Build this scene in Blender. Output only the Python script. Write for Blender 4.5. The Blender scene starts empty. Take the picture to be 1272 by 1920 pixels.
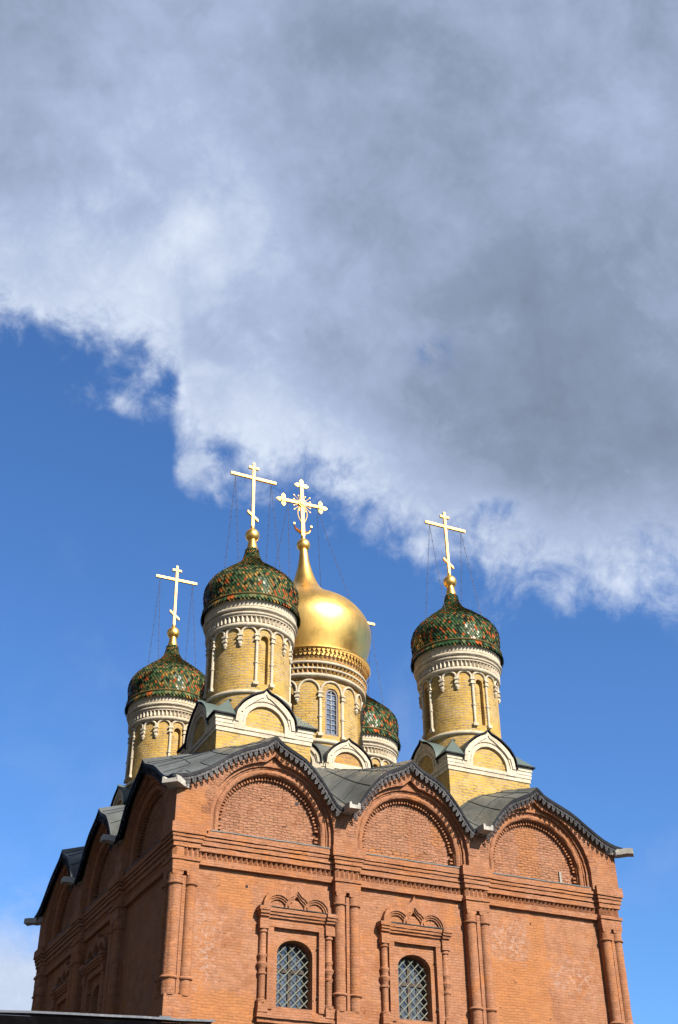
import bpy, bmesh, math, random
from mathutils import Vector, Matrix
R = math.radians
PI = math.pi
scene = bpy.context.scene
COL = scene.collection

# ------------------------------------------------------------------ camera
cam_d = bpy.data.cameras.new('camera')
cam = bpy.data.objects.new('camera', cam_d)
COL.objects.link(cam)
cr = Vector((0.9038312, -0.4278293, -0.0071536))
cu = Vector((-0.2369624, -0.5143868, 0.8241693))
cf = Vector((0.3562835, 0.7432148, 0.5662984))
M = Matrix((cr, cu, -cf)).transposed().to_4x4()
M.translation = Vector((-10.6256, -33.65, 1.7))
cam.matrix_world = M
cam_d.sensor_fit = 'VERTICAL'
cam_d.sensor_height = 36.0
cam_d.lens = 42.305
cam_d.clip_end = 5000
scene.camera = cam

# ------------------------------------------------------------------ exposure
scene.view_settings.view_transform = 'Standard'
scene.view_settings.look = 'None'
scene.view_settings.gamma = 1
scene.view_settings.use_curve_mapping = False
scene.view_settings.exposure = 1.06
WK = 0.48
AK = 0.55                              # the place is exposed a little over, so surfaces keep modest base colours

# ------------------------------------------------------------------ sun and sky
SUN_AZ, SUN_EL = 16.5, 34.0            # azimuth right of the facade normal
to_sun = Vector((math.sin(R(SUN_AZ)) * math.cos(R(SUN_EL)), -math.cos(R(SUN_AZ)) * math.cos(R(SUN_EL)), math.sin(R(SUN_EL))))
sd = bpy.data.lights.new('sun', 'SUN')
sd.energy = 5.0
sd.angle = R(0.5)
sd.color = (1.0, 0.93, 0.82)
sun = bpy.data.objects.new('sun', sd)
COL.objects.link(sun)
sun.rotation_euler = (-to_sun).to_track_quat('-Z', 'Y').to_euler()
sun.location = (0, -60, 60)


class NT:
    """small helper for writing node trees"""
    def __init__(s, tree):
        s.t = tree
        s.n = tree.nodes
        s.l = tree.links

    def node(s, typ, **kw):
        n = s.n.new(typ)
        for k, v in kw.items():
            setattr(n, k, v)
        return n

    def put(s, sock, v):
        if v is None:
            return
        if isinstance(v, bpy.types.NodeSocket):
            s.l.new(v, sock)
        elif isinstance(v, (tuple, list)) and len(v) == 3 and sock.type == 'RGBA':
            sock.default_value = (*v, 1)
        else:
            sock.default_value = v

    def math(s, op, a, b=None, c=None, clamp=False):
        n = s.node('ShaderNodeMath', operation=op, use_clamp=clamp)
        for i, v in enumerate((a, b, c)):
            s.put(n.inputs[i], v)
        return n.outputs[0]

    def vmath(s, op, a, b=None, scale=None):
        n = s.node('ShaderNodeVectorMath', operation=op)
        s.put(n.inputs[0], a)
        if b is not None:
            s.put(n.inputs[1], b)
        if scale is not None:
            s.put(n.inputs[3], scale)
        return n

    def mix(s, f, a, b, blend='MIX'):
        n = s.node('ShaderNodeMix', data_type='RGBA', blend_type=blend)
        n.clamp_factor = True
        s.put(n.inputs[0], f)
        s.put(n.inputs[6], a)
        s.put(n.inputs[7], b)
        return n.outputs[2]

    def noise(s, vec, scale, detail=2, rough=0.5, dist=0.0, dim='3D'):
        n = s.node('ShaderNodeTexNoise', noise_dimensions=dim)
        if vec is not None:
            s.put(n.inputs['Vector'], vec)
        n.inputs['Scale'].default_value = scale
        n.inputs['Detail'].default_value = detail
        n.inputs['Roughness'].default_value = rough
        n.inputs['Distortion'].default_value = dist
        return n.outputs[0]

    def ramp(s, f, lo, hi, a=0.0, b=1.0, smooth=True):
        n = s.node('ShaderNodeMapRange', interpolation_type='SMOOTHSTEP' if smooth else 'LINEAR')
        s.put(n.inputs[0], f)
        for i, v in enumerate((lo, hi, a, b)):
            s.put(n.inputs[i + 1], v)
        return n.outputs[0]


world = bpy.data.worlds.new('World')
scene.world = world
world.use_nodes = True
W_ = NT(world.node_tree)
W_.n.clear()
wout = W_.node('ShaderNodeOutputWorld')
sky = W_.node('ShaderNodeTexSky', sky_type='NISHITA')
sky.sun_disc = False
sky.sun_elevation = R(SUN_EL)
sky.sun_rotation = R(180 - SUN_AZ)
sky.altitude = 150
sky.air_density = 1.0
sky.dust_density = 1.0
sky.ozone_density = 1.6
SKY_STRENGTH = 0.105 * WK
gen = W_.node('ShaderNodeTexCoord').outputs['Generated']
sep = W_.node('ShaderNodeSeparateXYZ')
W_.l.new(gen, sep.inputs[0])
dx, dy, dz = sep.outputs
az = W_.math('MULTIPLY', W_.math('ARCTAN2', dx, dy), 180 / PI)
el = W_.math('MULTIPLY', W_.math('ARCSINE', dz), 180 / PI)
# lower edge of the cloud bank: elevation as a function of azimuth
fc = W_.node('ShaderNodeFloatCurve')
pts = [(-180, 30), (-60, 44), (-10, 42), (4.7, 41.3), (8, 40.7), (11, 40.3), (13.3, 40.1), (15.4, 38.8), (16.1, 36.6), (18.3, 35.3), (19.8, 36.2),
       (23.3, 35.4), (25.7, 34.4), (28.1, 33.0), (29.9, 31.7), (32.2, 30.9), (34.2, 30.0), (36.1, 29.5), (37.7, 28.7),
       (40.2, 29.0), (43.6, 29.3), (60, 26), (180, 24)]
crv = fc.mapping.curves[0]
X0, X1 = -20.0, 60.0
cp = [((x - X0) / (X1 - X0), (y - 20) / 40) for x, y in pts if X0 <= x <= X1]
cp = [(0.0, (44 - 20) / 40)] + cp + ([] if cp[-1][0] > 0.999 else [(1.0, 0.2)])
crv.points[0].location = cp[0]
crv.points[1].location = cp[-1]
for q in cp[1:-1]:
    crv.points.new(*q)
for q in crv.points:
    q.handle_type = 'VECTOR'
fc.mapping.update()
W_.put(fc.inputs[1], W_.ramp(az, X0, X1, 0, 1, False))
bnd = W_.math('MULTIPLY_ADD', fc.outputs[0], 40.0, 20.0)
n_mid = W_.noise(gen, 8.0, 9, 0.60, 0.35)
n_fine = W_.noise(gen, 27.0, 9, 0.62, 0.6)
n_low = W_.noise(gen, 3.2, 3, 0.5)
# billowed noise: rounded puffs with creases between them
pf = W_.math('ABSOLUTE', W_.math('SUBTRACT', W_.noise(gen, 15.0, 7, 0.58, 0.3), 0.5))
puff = W_.math('MULTIPLY_ADD', pf, -5.0, 1.0)
puff2 = W_.math('MULTIPLY_ADD', W_.math('ABSOLUTE', W_.math('SUBTRACT', W_.noise(gen, 44.0, 6, 0.6, 0.4), 0.5)), -5.0, 1.0)
dens = W_.math('SUBTRACT', el, bnd)
dens = W_.math('ADD', dens, W_.math('MULTIPLY', W_.math('SUBTRACT', n_mid, 0.5), 7.2))
dens = W_.math('ADD', dens, W_.math('MULTIPLY', W_.math('SUBTRACT', n_fine, 0.5), 4.8))
dens = W_.math('MULTIPLY_ADD', puff, -0.9, W_.math('ADD', dens, 0.5))
dens = W_.math('MULTIPLY_ADD', puff2, -0.45, W_.math('ADD', dens, 0.2))


def blob(a0, e0, sa, se):
    da = W_.math('DIVIDE', W_.math('SUBTRACT', az, a0), sa)
    de = W_.math('DIVIDE', W_.math('SUBTRACT', el, e0), se)
    q = W_.math('ADD', W_.math('MULTIPLY', da, da), W_.math('MULTIPLY', de, de))
    return W_.math('EXPONENT', W_.math('MULTIPLY', q, -1.0))


def add_blobs(base, items):
    for (a0, e0, sa, se, k) in items:
        base = W_.math('MULTIPLY_ADD', blob(a0, e0, sa, se), k, base)
    return base


# torn gaps and loose shreds of the edge
dens = add_blobs(dens, [(34.6, 34.4, 1.6, .7, -2.6), (12.7, 38.9, 1.2, .8, 2.6), (18.6, 37.4, 1.0, .7, -2.4), (17.0, 36.0, 1.3, 1.0, 2.2),
                        (15.4, 40.0, .8, .8, -2.4), (17.6, 41.0, 1.2, .5, -2.2), (5.5, 44.2, 3.0, 1.6, 2.0), (24.3, 36.8, 1.6, .6, -1.0)])
hole = W_.math('MULTIPLY', blob(31.7, 41.9, 1.1, .8), W_.ramp(n_fine, 0.38, 0.60))
cover = W_.ramp(dens, -1.1, 2.6)
cover = W_.math('MULTIPLY', cover, W_.math('MULTIPLY_ADD', hole, -0.75, 1.0))
# low cloud near the horizon, seen beside the left wall
lowc = W_.math('ADD', W_.math('SUBTRACT', 15.9, el), W_.math('MULTIPLY', W_.math('SUBTRACT', n_mid, 0.5), 9.0))
lowc = W_.math('MULTIPLY', W_.ramp(lowc, -1.0, 3.0), W_.ramp(az, 30, 16))
thin = W_.math('MULTIPLY', W_.ramp(n_mid, 0.5, 0.8), W_.ramp(el, 34, 26, 0.0, 0.12))
# light and dark of the cloud bank (thickness of the cloud against the sun)
sh = W_.math('MULTIPLY_ADD', W_.math('SUBTRACT', n_mid, 0.5), 0.70, 0.57)
sh = W_.math('MULTIPLY_ADD', W_.math('SUBTRACT', n_low, 0.5), 0.35, sh)
sh = W_.math('MULTIPLY_ADD', W_.math('SUBTRACT', n_fine, 0.5), 0.22, sh)
sh = W_.math('MULTIPLY_ADD', puff, -0.11, W_.math('ADD', sh, 0.06))
sh = W_.math('MULTIPLY_ADD', W_.math('MULTIPLY', puff2, W_.ramp(dens, 10, 1)), -0.13, sh)
sh = add_blobs(sh, [(8, 45, 9, 4, .22), (17, 46.5, 7, 4, .22), (20, 39.5, 6, 2.6, .20), (28, 36.5, 6, 3, .20), (36, 32.5, 6, 2.6, .18),
                    (33, 52, 10, 3.5, -.08), (38, 44, 9, 4.5, -.20), (42, 37, 8, 4.2, -.22), (36, 39, 6, 3, -.12), (2, 55, 9, 3, -.14), (46, 50, 5, 2.4, .20),
                    (12, 52, 6, 2.5, .14), (27, 56, 12, 1.6, -.12), (25, 49, 4, 1.8, -.04), (44, 29.5, 5, 1.6, .22), (50, 44, 5, 4, -.10)])
sh = W_.math('MULTIPLY_ADD', W_.ramp(dens, 0.5, 6.5, 0.34, 0.0), 1.0, sh)
edge_col = W_.node('ShaderNodeValToRGB')
ce = edge_col.color_ramp
ce.elements[0].position = 0.0
ce.elements[0].color = (0.185, 0.230, 0.320, 1)
ce.elements[1].position = 1.0
ce.elements[1].color = (0.74, 0.82, 0.97, 1)
e_ = ce.elements.new(0.35)
e_.color = (0.275, 0.340, 0.470, 1)
e_ = ce.elements.new(0.7)
e_.color = (0.440, 0.530, 0.735, 1)
W_.l.new(sh, edge_col.inputs[0])
cloudc = W_.mix(1.0, edge_col.outputs[0], (WK * 1.0, WK * 1.0, WK * 1.0), 'MULTIPLY')
# unseen cloud outside the view, darkened to weaken the fill light on shaded walls
far_dim = W_.ramp(W_.math('ABSOLUTE', W_.math('SUBTRACT', az, 26)), 46, 75)
far_dim = W_.math('MAXIMUM', far_dim, W_.ramp(el, 62, 74))
cloudc = W_.mix(W_.math('MULTIPLY', far_dim, 0.4), cloudc, (0.055, 0.065, 0.09))
west_dim = W_.ramp(W_.math('ABSOLUTE', W_.math('ADD', az, 90)), 76, 50)  # dark cloud added out of view, deepens the left wall's shade
cloudc = W_.mix(W_.math('MULTIPLY', west_dim, 0.9), cloudc, (0.020, 0.024, 0.034))
cover = W_.math('MAXIMUM', cover, W_.math('MULTIPLY', west_dim, W_.ramp(el, 4, 16)))
skyc = W_.mix(1.0, sky.outputs[0], (SKY_STRENGTH * 0.78, SKY_STRENGTH * 1.27, SKY_STRENGTH * 1.88), 'MULTIPLY')
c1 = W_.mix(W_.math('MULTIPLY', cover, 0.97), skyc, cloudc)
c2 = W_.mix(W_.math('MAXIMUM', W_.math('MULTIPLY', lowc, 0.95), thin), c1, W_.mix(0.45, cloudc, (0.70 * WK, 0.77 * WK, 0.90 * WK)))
bg = W_.node('ShaderNodeBackground')
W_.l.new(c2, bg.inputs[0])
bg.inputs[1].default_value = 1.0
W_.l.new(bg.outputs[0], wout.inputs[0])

# ------------------------------------------------------------------ materials


def new_mat(name):
    m = bpy.data.materials.new(name)
    m.use_nodes = True
    nt = NT(m.node_tree)
    nt.n.clear()
    out = nt.node('ShaderNodeOutputMaterial')
    b = nt.node('ShaderNodeBsdfPrincipled')
    nt.l.new(b.outputs[0], out.inputs[0])
    return m, nt, b


def bump(nt, b, h, strength, dist):
    n = nt.node('ShaderNodeBump')
    n.inputs['Strength'].default_value = strength
    n.inputs['Distance'].default_value = dist
    nt.put(n.inputs['Height'], h)
    nt.l.new(n.outputs[0], b.inputs['Normal'])


def brick_mat(name, cols, mortar, bw=0.27, bh=0.083, ms=0.010, rough_old=0.0, patch=None, pits=0.3, white=0.0, mortar_amt=1.0, bumpk=1.0, repairs=(), pale=(), dirt=1.0, joint=0.9, macro=0.0):
    """cols: (main, second, worn). rough_old 0..1: how weathered"""
    m, nt, b = new_mat(name)
    uv = nt.node('ShaderNodeUVMap').outputs[0]
    obj = nt.node('ShaderNodeTexCoord').outputs['Object']
    wob = nt.node('ShaderNodeTexNoise')
    nt.put(wob.inputs['Vector'], uv)
    wob.inputs['Scale'].default_value = 2.3
    wob.inputs['Detail'].default_value = 4
    wob2 = nt.node('ShaderNodeTexNoise')
    nt.put(wob2.inputs['Vector'], uv)
    wob2.inputs['Scale'].default_value = 11.0
    wob2.inputs['Detail'].default_value = 2
    wv = nt.vmath('SUBTRACT', wob.outputs['Color'], (0.5, 0.5, 0.5)).outputs[0]
    wv = nt.vmath('SCALE', wv, scale=0.06 + 0.10 * rough_old).outputs[0]
    wv2 = nt.vmath('SUBTRACT', wob2.outputs['Color'], (0.5, 0.5, 0.5)).outputs[0]
    wv2 = nt.vmath('SCALE', wv2, scale=0.02 + 0.05 * rough_old).outputs[0]
    wv = nt.vmath('ADD', wv, wv2).outputs[0]
    uvw = nt.vmath('ADD', uv, wv).outputs[0]
    bt = nt.node('ShaderNodeTexBrick')
    nt.put(bt.inputs['Vector'], uvw)
    bt.inputs['Scale'].default_value = 1.0
    bt.inputs['Brick Width'].default_value = bw
    bt.inputs['Row Height'].default_value = bh
    bt.inputs['Mortar Size'].default_value = ms
    bt.inputs['Mortar Smooth'].default_value = 0.2
    bt.inputs['Bias'].default_value = 0.0
    bt.inputs['Color1'].default_value = (0, 0, 0, 1)
    bt.inputs['Color2'].default_value = (1, 1, 1, 1)
    bt.inputs['Mortar'].default_value = (0.5, 0.5, 0.5, 1)
    rnd = bt.outputs['Color']
    fac = bt.outputs['Fac']
    big = nt.noise(obj, 0.55, 5, 0.6, 0.3)
    mid = nt.noise(obj, 2.6, 5, 0.62)
    fine = nt.noise(obj, 17, 5, 0.65)
    blot = nt.noise(obj, 6.5, 4, 0.6, 0.5)
    c = nt.mix(rnd, cols[0], cols[1])
    wear = nt.ramp(nt.math('ADD', nt.math('MULTIPLY', big, 0.6), nt.math('MULTIPLY', mid, 0.4)), 0.47 - 0.12 * rough_old, 0.55 - 0.08 * rough_old)
    soot = nt.ramp(nt.noise(nt.vmath('MULTIPLY', obj, (1.3, 1.3, 0.55)).outputs[0], 1.0, 6, 0.65, 0.5), 0.50, 0.70, 0.0, 0.42 * dirt)
    c = nt.mix(wear, c, nt.mix(rnd, cols[2], tuple(x * 0.82 for x in cols[2])))
    c = nt.mix(nt.ramp(blot, 0.38, 0.72, 0.0, 0.50 * dirt), c, tuple(x * 0.60 for x in cols[2]))
    c = nt.mix(nt.ramp(nt.noise(obj, 3.3, 6, 0.7, 0.3), 0.50, 0.68, 0.0, 0.38), c, tuple(min(1, x * k) for x, k in zip(cols[2], (1.25, 1.38, 1.75))))
    if patch:
        c = nt.mix(nt.ramp(nt.noise(obj, 1.25, 3, 0.5, 0.7), 0.60, 0.70, 0, 0.55), c, patch)
    if macro:
        m1 = nt.noise(obj, 0.75, 6, 0.62, 0.8)
        c = nt.mix(nt.ramp(m1, 0.50, 0.62, 0.0, macro), c, (0.56, 0.285, 0.170))
        m2 = nt.noise(nt.vmath('ADD', obj, (7.0, 3.0, 11.0)).outputs[0], 1.15, 6, 0.66, 0.6)
        c = nt.mix(nt.ramp(m2, 0.52, 0.64, 0.0, macro), c, (0.36, 0.135, 0.065))
    c = nt.mix(soot, c, tuple(x * 0.55 for x in cols[2]))
    if repairs or pale:
        sp = nt.node('ShaderNodeSeparateXYZ')
        nt.l.new(obj, sp.inputs[0])
        wx = nt.math('ADD', sp.outputs[0], nt.math('MULTIPLY', nt.math('SUBTRACT', mid, 0.5), 0.9))
        wz = nt.math('ADD', sp.outputs[2], nt.math('MULTIPLY', nt.math('SUBTRACT', blot, 0.5), 0.9))
        onf = nt.ramp(sp.outputs[1], 0.62, 0.60)

        def area(x0, x1, z0, z1, e=.06):
            a = nt.math('MULTIPLY', nt.ramp(wx, x0 - e, x0 + e), nt.ramp(wx, x1 + e, x1 - e))
            b2 = nt.math('MULTIPLY', nt.ramp(wz, z0 - e, z0 + e), nt.ramp(wz, z1 + e, z1 - e))
            return nt.math('MULTIPLY', nt.math('MULTIPLY', a, b2), onf)
        for r4 in repairs:
            c = nt.mix(nt.math('MULTIPLY', area(*r4), 0.6), c, nt.mix(rnd, patch, tuple(x * .86 for x in patch)))
    mo = nt.mix(nt.ramp(mid, 0.4, 0.6), mortar, tuple(x * 0.45 for x in mortar))
    amt = nt.math('MULTIPLY', fac, nt.ramp(nt.noise(obj, 1.9, 4, 0.6), 0.33, 0.55, 0.30 * mortar_amt, mortar_amt))
    c = nt.mix(amt, c, mo)
    for r4 in pale:
        pm = nt.math('MULTIPLY', area(*r4, .35), nt.ramp(nt.noise(obj, 9, 5, 0.7), 0.48, 0.62))
        c = nt.mix(nt.math('MULTIPLY', pm, nt.math('MULTIPLY_ADD', fac, 0.5, 0.28)), c, (0.70, 0.55, 0.48))
    if white:
        wm = nt.math('MULTIPLY', nt.ramp(nt.noise(obj, 1.1, 4, 0.6, 0.2), 0.60, 0.72), nt.ramp(nt.noise(obj, 8, 5, 0.7), 0.54, 0.68))
        c = nt.mix(nt.math('MULTIPLY', wm, white), c, (0.62, 0.52, 0.46))
    pit = nt.ramp(nt.noise(obj, 7.5, 4, 0.6, 0.6), 0.695 - 0.03 * rough_old, 0.735 - 0.03 * rough_old)
    c = nt.mix(nt.math('MULTIPLY', pit, pits), c, (0.06, 0.030, 0.018))
    c = nt.mix(nt.ramp(fine, 0.3, 0.7, 0.0, 0.35), c, tuple(x * 0.7 for x in cols[0]))
    nt.put(b.inputs['Base Color'], nt.mix(1.0, c, (AK, AK, AK), 'MULTIPLY'))
    b.inputs['Roughness'].default_value = 0.92
    b.inputs['Specular IOR Level'].default_value = 0.12
    h = nt.math('MULTIPLY', fac, nt.math('MULTIPLY', nt.ramp(nt.noise(obj, 1.4, 4, 0.6), 0.40, 0.62, 0.25, 1.0), -joint))
    h = nt.math('MULTIPLY_ADD', rnd, 0.5 * rough_old + 0.15, h)
    h = nt.math('MULTIPLY_ADD', fine, 0.35 + 0.5 * rough_old, h)
    h = nt.math('MULTIPLY_ADD', blot, 0.9 * rough_old + 0.2, h)
    h = nt.math('MULTIPLY_ADD', pit, -1.2, h)
    bump(nt, b, h, (0.75 + .25 * rough_old) * bumpk, 0.022 + 0.03 * rough_old)
    return m


RED1, RED2, REDW = (0.61, 0.262, 0.112), (0.52, 0.212, 0.096), (0.58, 0.275, 0.155)
M_red = brick_mat('red_brick', (RED1, RED2, REDW), (0.36, 0.175, 0.095), rough_old=0.4, patch=(0.66, 0.262, 0.088), white=0.55, pits=0.95, mortar_amt=0.34, bh=0.084, ms=0.012, joint=0.45, macro=0.55,
                  repairs=((12.4, 13.1, 7, 13.3), (10.95, 12.5, 7, 11.75), (0.9, 2.9, 7, 9.9), (3.1, 5.0, 7, 9.3), (1.5, 2.6, 12.3, 13.3), (0.05, 1.0, 14.3, 15.6)),
                  pale=((10.95, 12.4, 11.75, 12.95), (13.2, 15.0, 10.9, 11.9), (0.9, 1.6, 10.0, 12.3)))
M_redold = brick_mat('weathered_red_brick', ((0.66, 0.290, 0.145), (0.44, 0.170, 0.082), (0.62, 0.300, 0.178)), (0.20, 0.10, 0.06), rough_old=1.0, patch=(0.66, 0.262, 0.088), white=0.7, pits=1.0, mortar_amt=0.75, bw=0.29, bh=0.090, ms=0.014, macro=0.7,
                     repairs=((12.35, 13.2, 14, 16.3), (6.6, 8.3, 14.4, 14.75), (9.0, 9.6, 15.2, 16.0)))
M_redtrim = brick_mat('red_brick_moulding', ((0.61, 0.255, 0.108), (0.53, 0.212, 0.095), (0.58, 0.268, 0.150)), (0.40, 0.19, 0.10), macro=0.4, joint=0.6, rough_old=0.35, patch=(0.70, 0.265, 0.080), white=0.25, pits=0.5, mortar_amt=0.4)
M_yel = brick_mat('yellow_brick', ((0.87, 0.545, 0.115), (0.79, 0.465, 0.095), (0.80, 0.51, 0.15)), (0.56, 0.46, 0.35), bw=0.30, bh=0.105, ms=0.026, rough_old=0.15, pits=0.25, mortar_amt=0.85, dirt=0.6)
M_yelred = brick_mat('yellow_and_red_brick', ((0.76, 0.42, 0.06), (0.66, 0.24, 0.11), (0.64, 0.36, 0.10)), (0.54, 0.44, 0.36), bw=0.30, bh=0.105, ms=0.022, rough_old=0.3, pits=0.3, mortar_amt=0.8)
M_white = brick_mat('whitewashed_brick', ((0.97, 0.845, 0.63), (0.92, 0.795, 0.585), (0.83, 0.69, 0.50)), (0.45, 0.36, 0.26), bw=0.14, bh=0.095, ms=0.006, rough_old=0.1, pits=0.18, mortar_amt=0.45, bumpk=0.6, dirt=0.55)


def paint_metal(name, col, var=0.25, rough=0.55, spec=0.35):
    col = tuple(x * AK for x in col)
    m, nt, b = new_mat(name)
    obj = nt.node('ShaderNodeTexCoord').outputs['Object']
    n1 = nt.noise(obj, 0.9, 5, 0.6, 0.4)
    n2 = nt.noise(obj, 9, 4, 0.6)
    c = nt.mix(nt.ramp(n1, 0.35, 0.7), col, tuple(x * (1 - var) for x in col))
    c = nt.mix(nt.ramp(n2, 0.45, 0.75, 0, 0.3), c, tuple(min(1, x * 1.3 + 0.01) for x in col))
    nt.put(b.inputs['Base Color'], c)
    nt.put(b.inputs['Roughness'], nt.ramp(n1, 0.3, 0.7, rough - 0.1, rough + 0.12))
    b.inputs['Specular IOR Level'].default_value = spec
    bump(nt, b, nt.math('ADD', n1, nt.math('MULTIPLY', n2, 0.2)), 0.40, 0.07)
    return m


M_roof = paint_metal('grey_sheet_metal', (0.175, 0.188, 0.180), 0.42, 0.5)
M_green = paint_metal('green_grey_sheet_metal', (0.135, 0.180, 0.165), 0.2, 0.5)
M_seam = paint_metal('roof_seam_metal', (0.045, 0.055, 0.055), 0.2, 0.6)
M_black = paint_metal('black_metal_edge', (0.010, 0.010, 0.016), 0.2, 0.6, spec=0.12)
M_lace = paint_metal('grey_lace_metal', (0.056, 0.051, 0.058), 0.45, 0.55, spec=0.25)
M_flash = paint_metal('pale_zinc', (0.16, 0.172, 0.20), 0.2, 0.35)
M_chain = paint_metal('dark_chain_metal', (0.10, 0.085, 0.11), 0.2, 0.5)
M_grille = paint_metal('pale_green_painted_iron', (0.36, 0.38, 0.30), 0.2, 0.5)
M_eaveshade = paint_metal('eave_shade_black', (0.006, 0.005, 0.006), 0.3, 0.9, spec=0.04)  # near-black colour stands in for the shade under the near eave
M_wood = paint_metal('old_window_wood', (0.13, 0.085, 0.065), 0.4, 0.75)
M_greywood = paint_metal('grey_window_wood', (0.30, 0.25, 0.24), 0.3, 0.75)
M_concrete = paint_metal('pale_concrete', (0.66, 0.62, 0.54), 0.35, 0.85)


def gold_mat(name, rough, col=(0.97, 0.585, 0.160), patina=True):
    m, nt, b = new_mat(name)
    obj = nt.node('ShaderNodeTexCoord').outputs['Object']
    st = nt.vmath('MULTIPLY', obj, (9.0, 9.0, 0.9)).outputs[0]
    n1 = nt.noise(st, 1.0, 5, 0.65)
    n2 = nt.noise(obj, 1.7, 5, 0.6, 0.4)
    sp = nt.node('ShaderNodeSeparateXYZ')
    nt.l.new(obj, sp.inputs[0])
    rows = nt.math('FRACT', nt.math('MULTIPLY', sp.outputs[2], 2.3))
    ang = nt.math('FRACT', nt.math('MULTIPLY', nt.math('ARCTAN2', sp.outputs[0], sp.outputs[1]), 26 / (2 * PI)))
    seam = nt.math('MAXIMUM', nt.ramp(nt.math('ABSOLUTE', nt.math('SUBTRACT', rows, 0.5)), 0.485, 0.5), nt.ramp(nt.math('ABSOLUTE', nt.math('SUBTRACT', ang, 0.5)), 0.485, 0.5))
    c = nt.mix(nt.ramp(n1, 0.35, 0.7), col, tuple(x * k for x, k in zip(col, (0.90, 0.90, 0.92))))
    if patina:
        c = nt.mix(nt.ramp(n2, 0.5, 0.75, 0, 0.45), c, (0.80, 0.48, 0.14))
        c = nt.mix(nt.math('MULTIPLY', seam, 0.30), c, (0.50, 0.30, 0.08))
    nt.put(b.inputs['Base Color'], c)
    b.inputs['Metallic'].default_value = 1.0
    nt.put(b.inputs['Roughness'], nt.ramp(n2, 0.3, 0.7, rough - 0.02, rough + 0.05))
    if patina:
        bump(nt, b, nt.math('SUBTRACT', nt.math('MULTIPLY', n2, 0.5), nt.math('MULTIPLY', seam, 0.25)), 0.12, 0.06)
    return m


M_gold = gold_mat('gilded_copper', 0.37)
M_goldcross = gold_mat('gilded_cross', 0.64, (0.80, 0.51, 0.17), False)


def tile_mat():
    m, nt, b = new_mat('glazed_tile')
    at = nt.node('ShaderNodeAttribute', attribute_name='tile_colour')
    obj = nt.node('ShaderNodeTexCoord').outputs['Object']
    n1 = nt.noise(obj, 14, 4, 0.6)
    c = nt.mix(nt.ramp(n1, 0.4, 0.75, 0, 0.35), at.outputs['Color'], (0.03, 0.04, 0.02))
    c = nt.mix(1.0, c, (AK * 1.25, AK * .92, AK * .78), 'MULTIPLY')
    nt.put(b.inputs['Base Color'], c)
    nt.put(b.inputs['Roughness'], nt.ramp(n1, 0.3, 0.7, 0.24, 0.34))
    b.inputs['Specular IOR Level'].default_value = 0.09
    return m


M_tile = tile_mat()


def glass_mat(name, col, rough=0.08):
    m, nt, b = new_mat(name)
    obj = nt.node('ShaderNodeTexCoord').outputs['Object']
    n1 = nt.noise(obj, 1.6, 3, 0.5)
    nt.put(b.inputs['Base Color'], nt.mix(nt.ramp(n1, 0.4, 0.65), col, tuple(x * 0.55 for x in col)))
    b.inputs['Roughness'].default_value = rough
    b.inputs['Specular IOR Level'].default_value = 0.8
    bump(nt, b, nt.noise(obj, 3.0, 2, 0.5), 0.10, 0.05)
    return m


M_glass = glass_mat('old_window_glass', (0.062, 0.070, 0.085))
M_dglass = glass_mat('dark_drum_glass', (0.10, 0.12, 0.17), 0.05)


def ground_mat():
    m, nt, b = new_mat('asphalt')
    obj = nt.node('ShaderNodeTexCoord').outputs['Object']
    c = nt.mix(nt.ramp(nt.noise(obj, 0.4, 6, 0.6), 0.35, 0.7), (0.030, 0.029, 0.028), (0.045, 0.042, 0.040))
    nt.put(b.inputs['Base Color'], c)
    b.inputs['Roughness'].default_value = 0.9
    bump(nt, b, nt.noise(obj, 40, 3, 0.6), 0.3, 0.01)
    return m


M_ground = ground_mat()

# ------------------------------------------------------------------ mesh helpers
SHEAR = -0.01359
WID = 16.05          # side of the square plan, metres


def plan(x, y, z):
    return (x + SHEAR * y, y, z)


def fr_front(s, o, z):
    return plan(s, -o, z)


def fr_left(s, o, z):
    return plan(-o, s, z)


def fr_right(s, o, z):
    return plan(WID + o, s, z)


def fr_back(s, o, z):
    return plan(s, WID + o, z)


def ident(x, y, z):
    return (x, y, z)


def h3(x, y, z, k):
    v = math.sin(x * 127.1 + y * 311.7 + z * 74.7 + k * 19.19) * 43758.5453
    return (v - math.floor(v)) - 0.5


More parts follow.
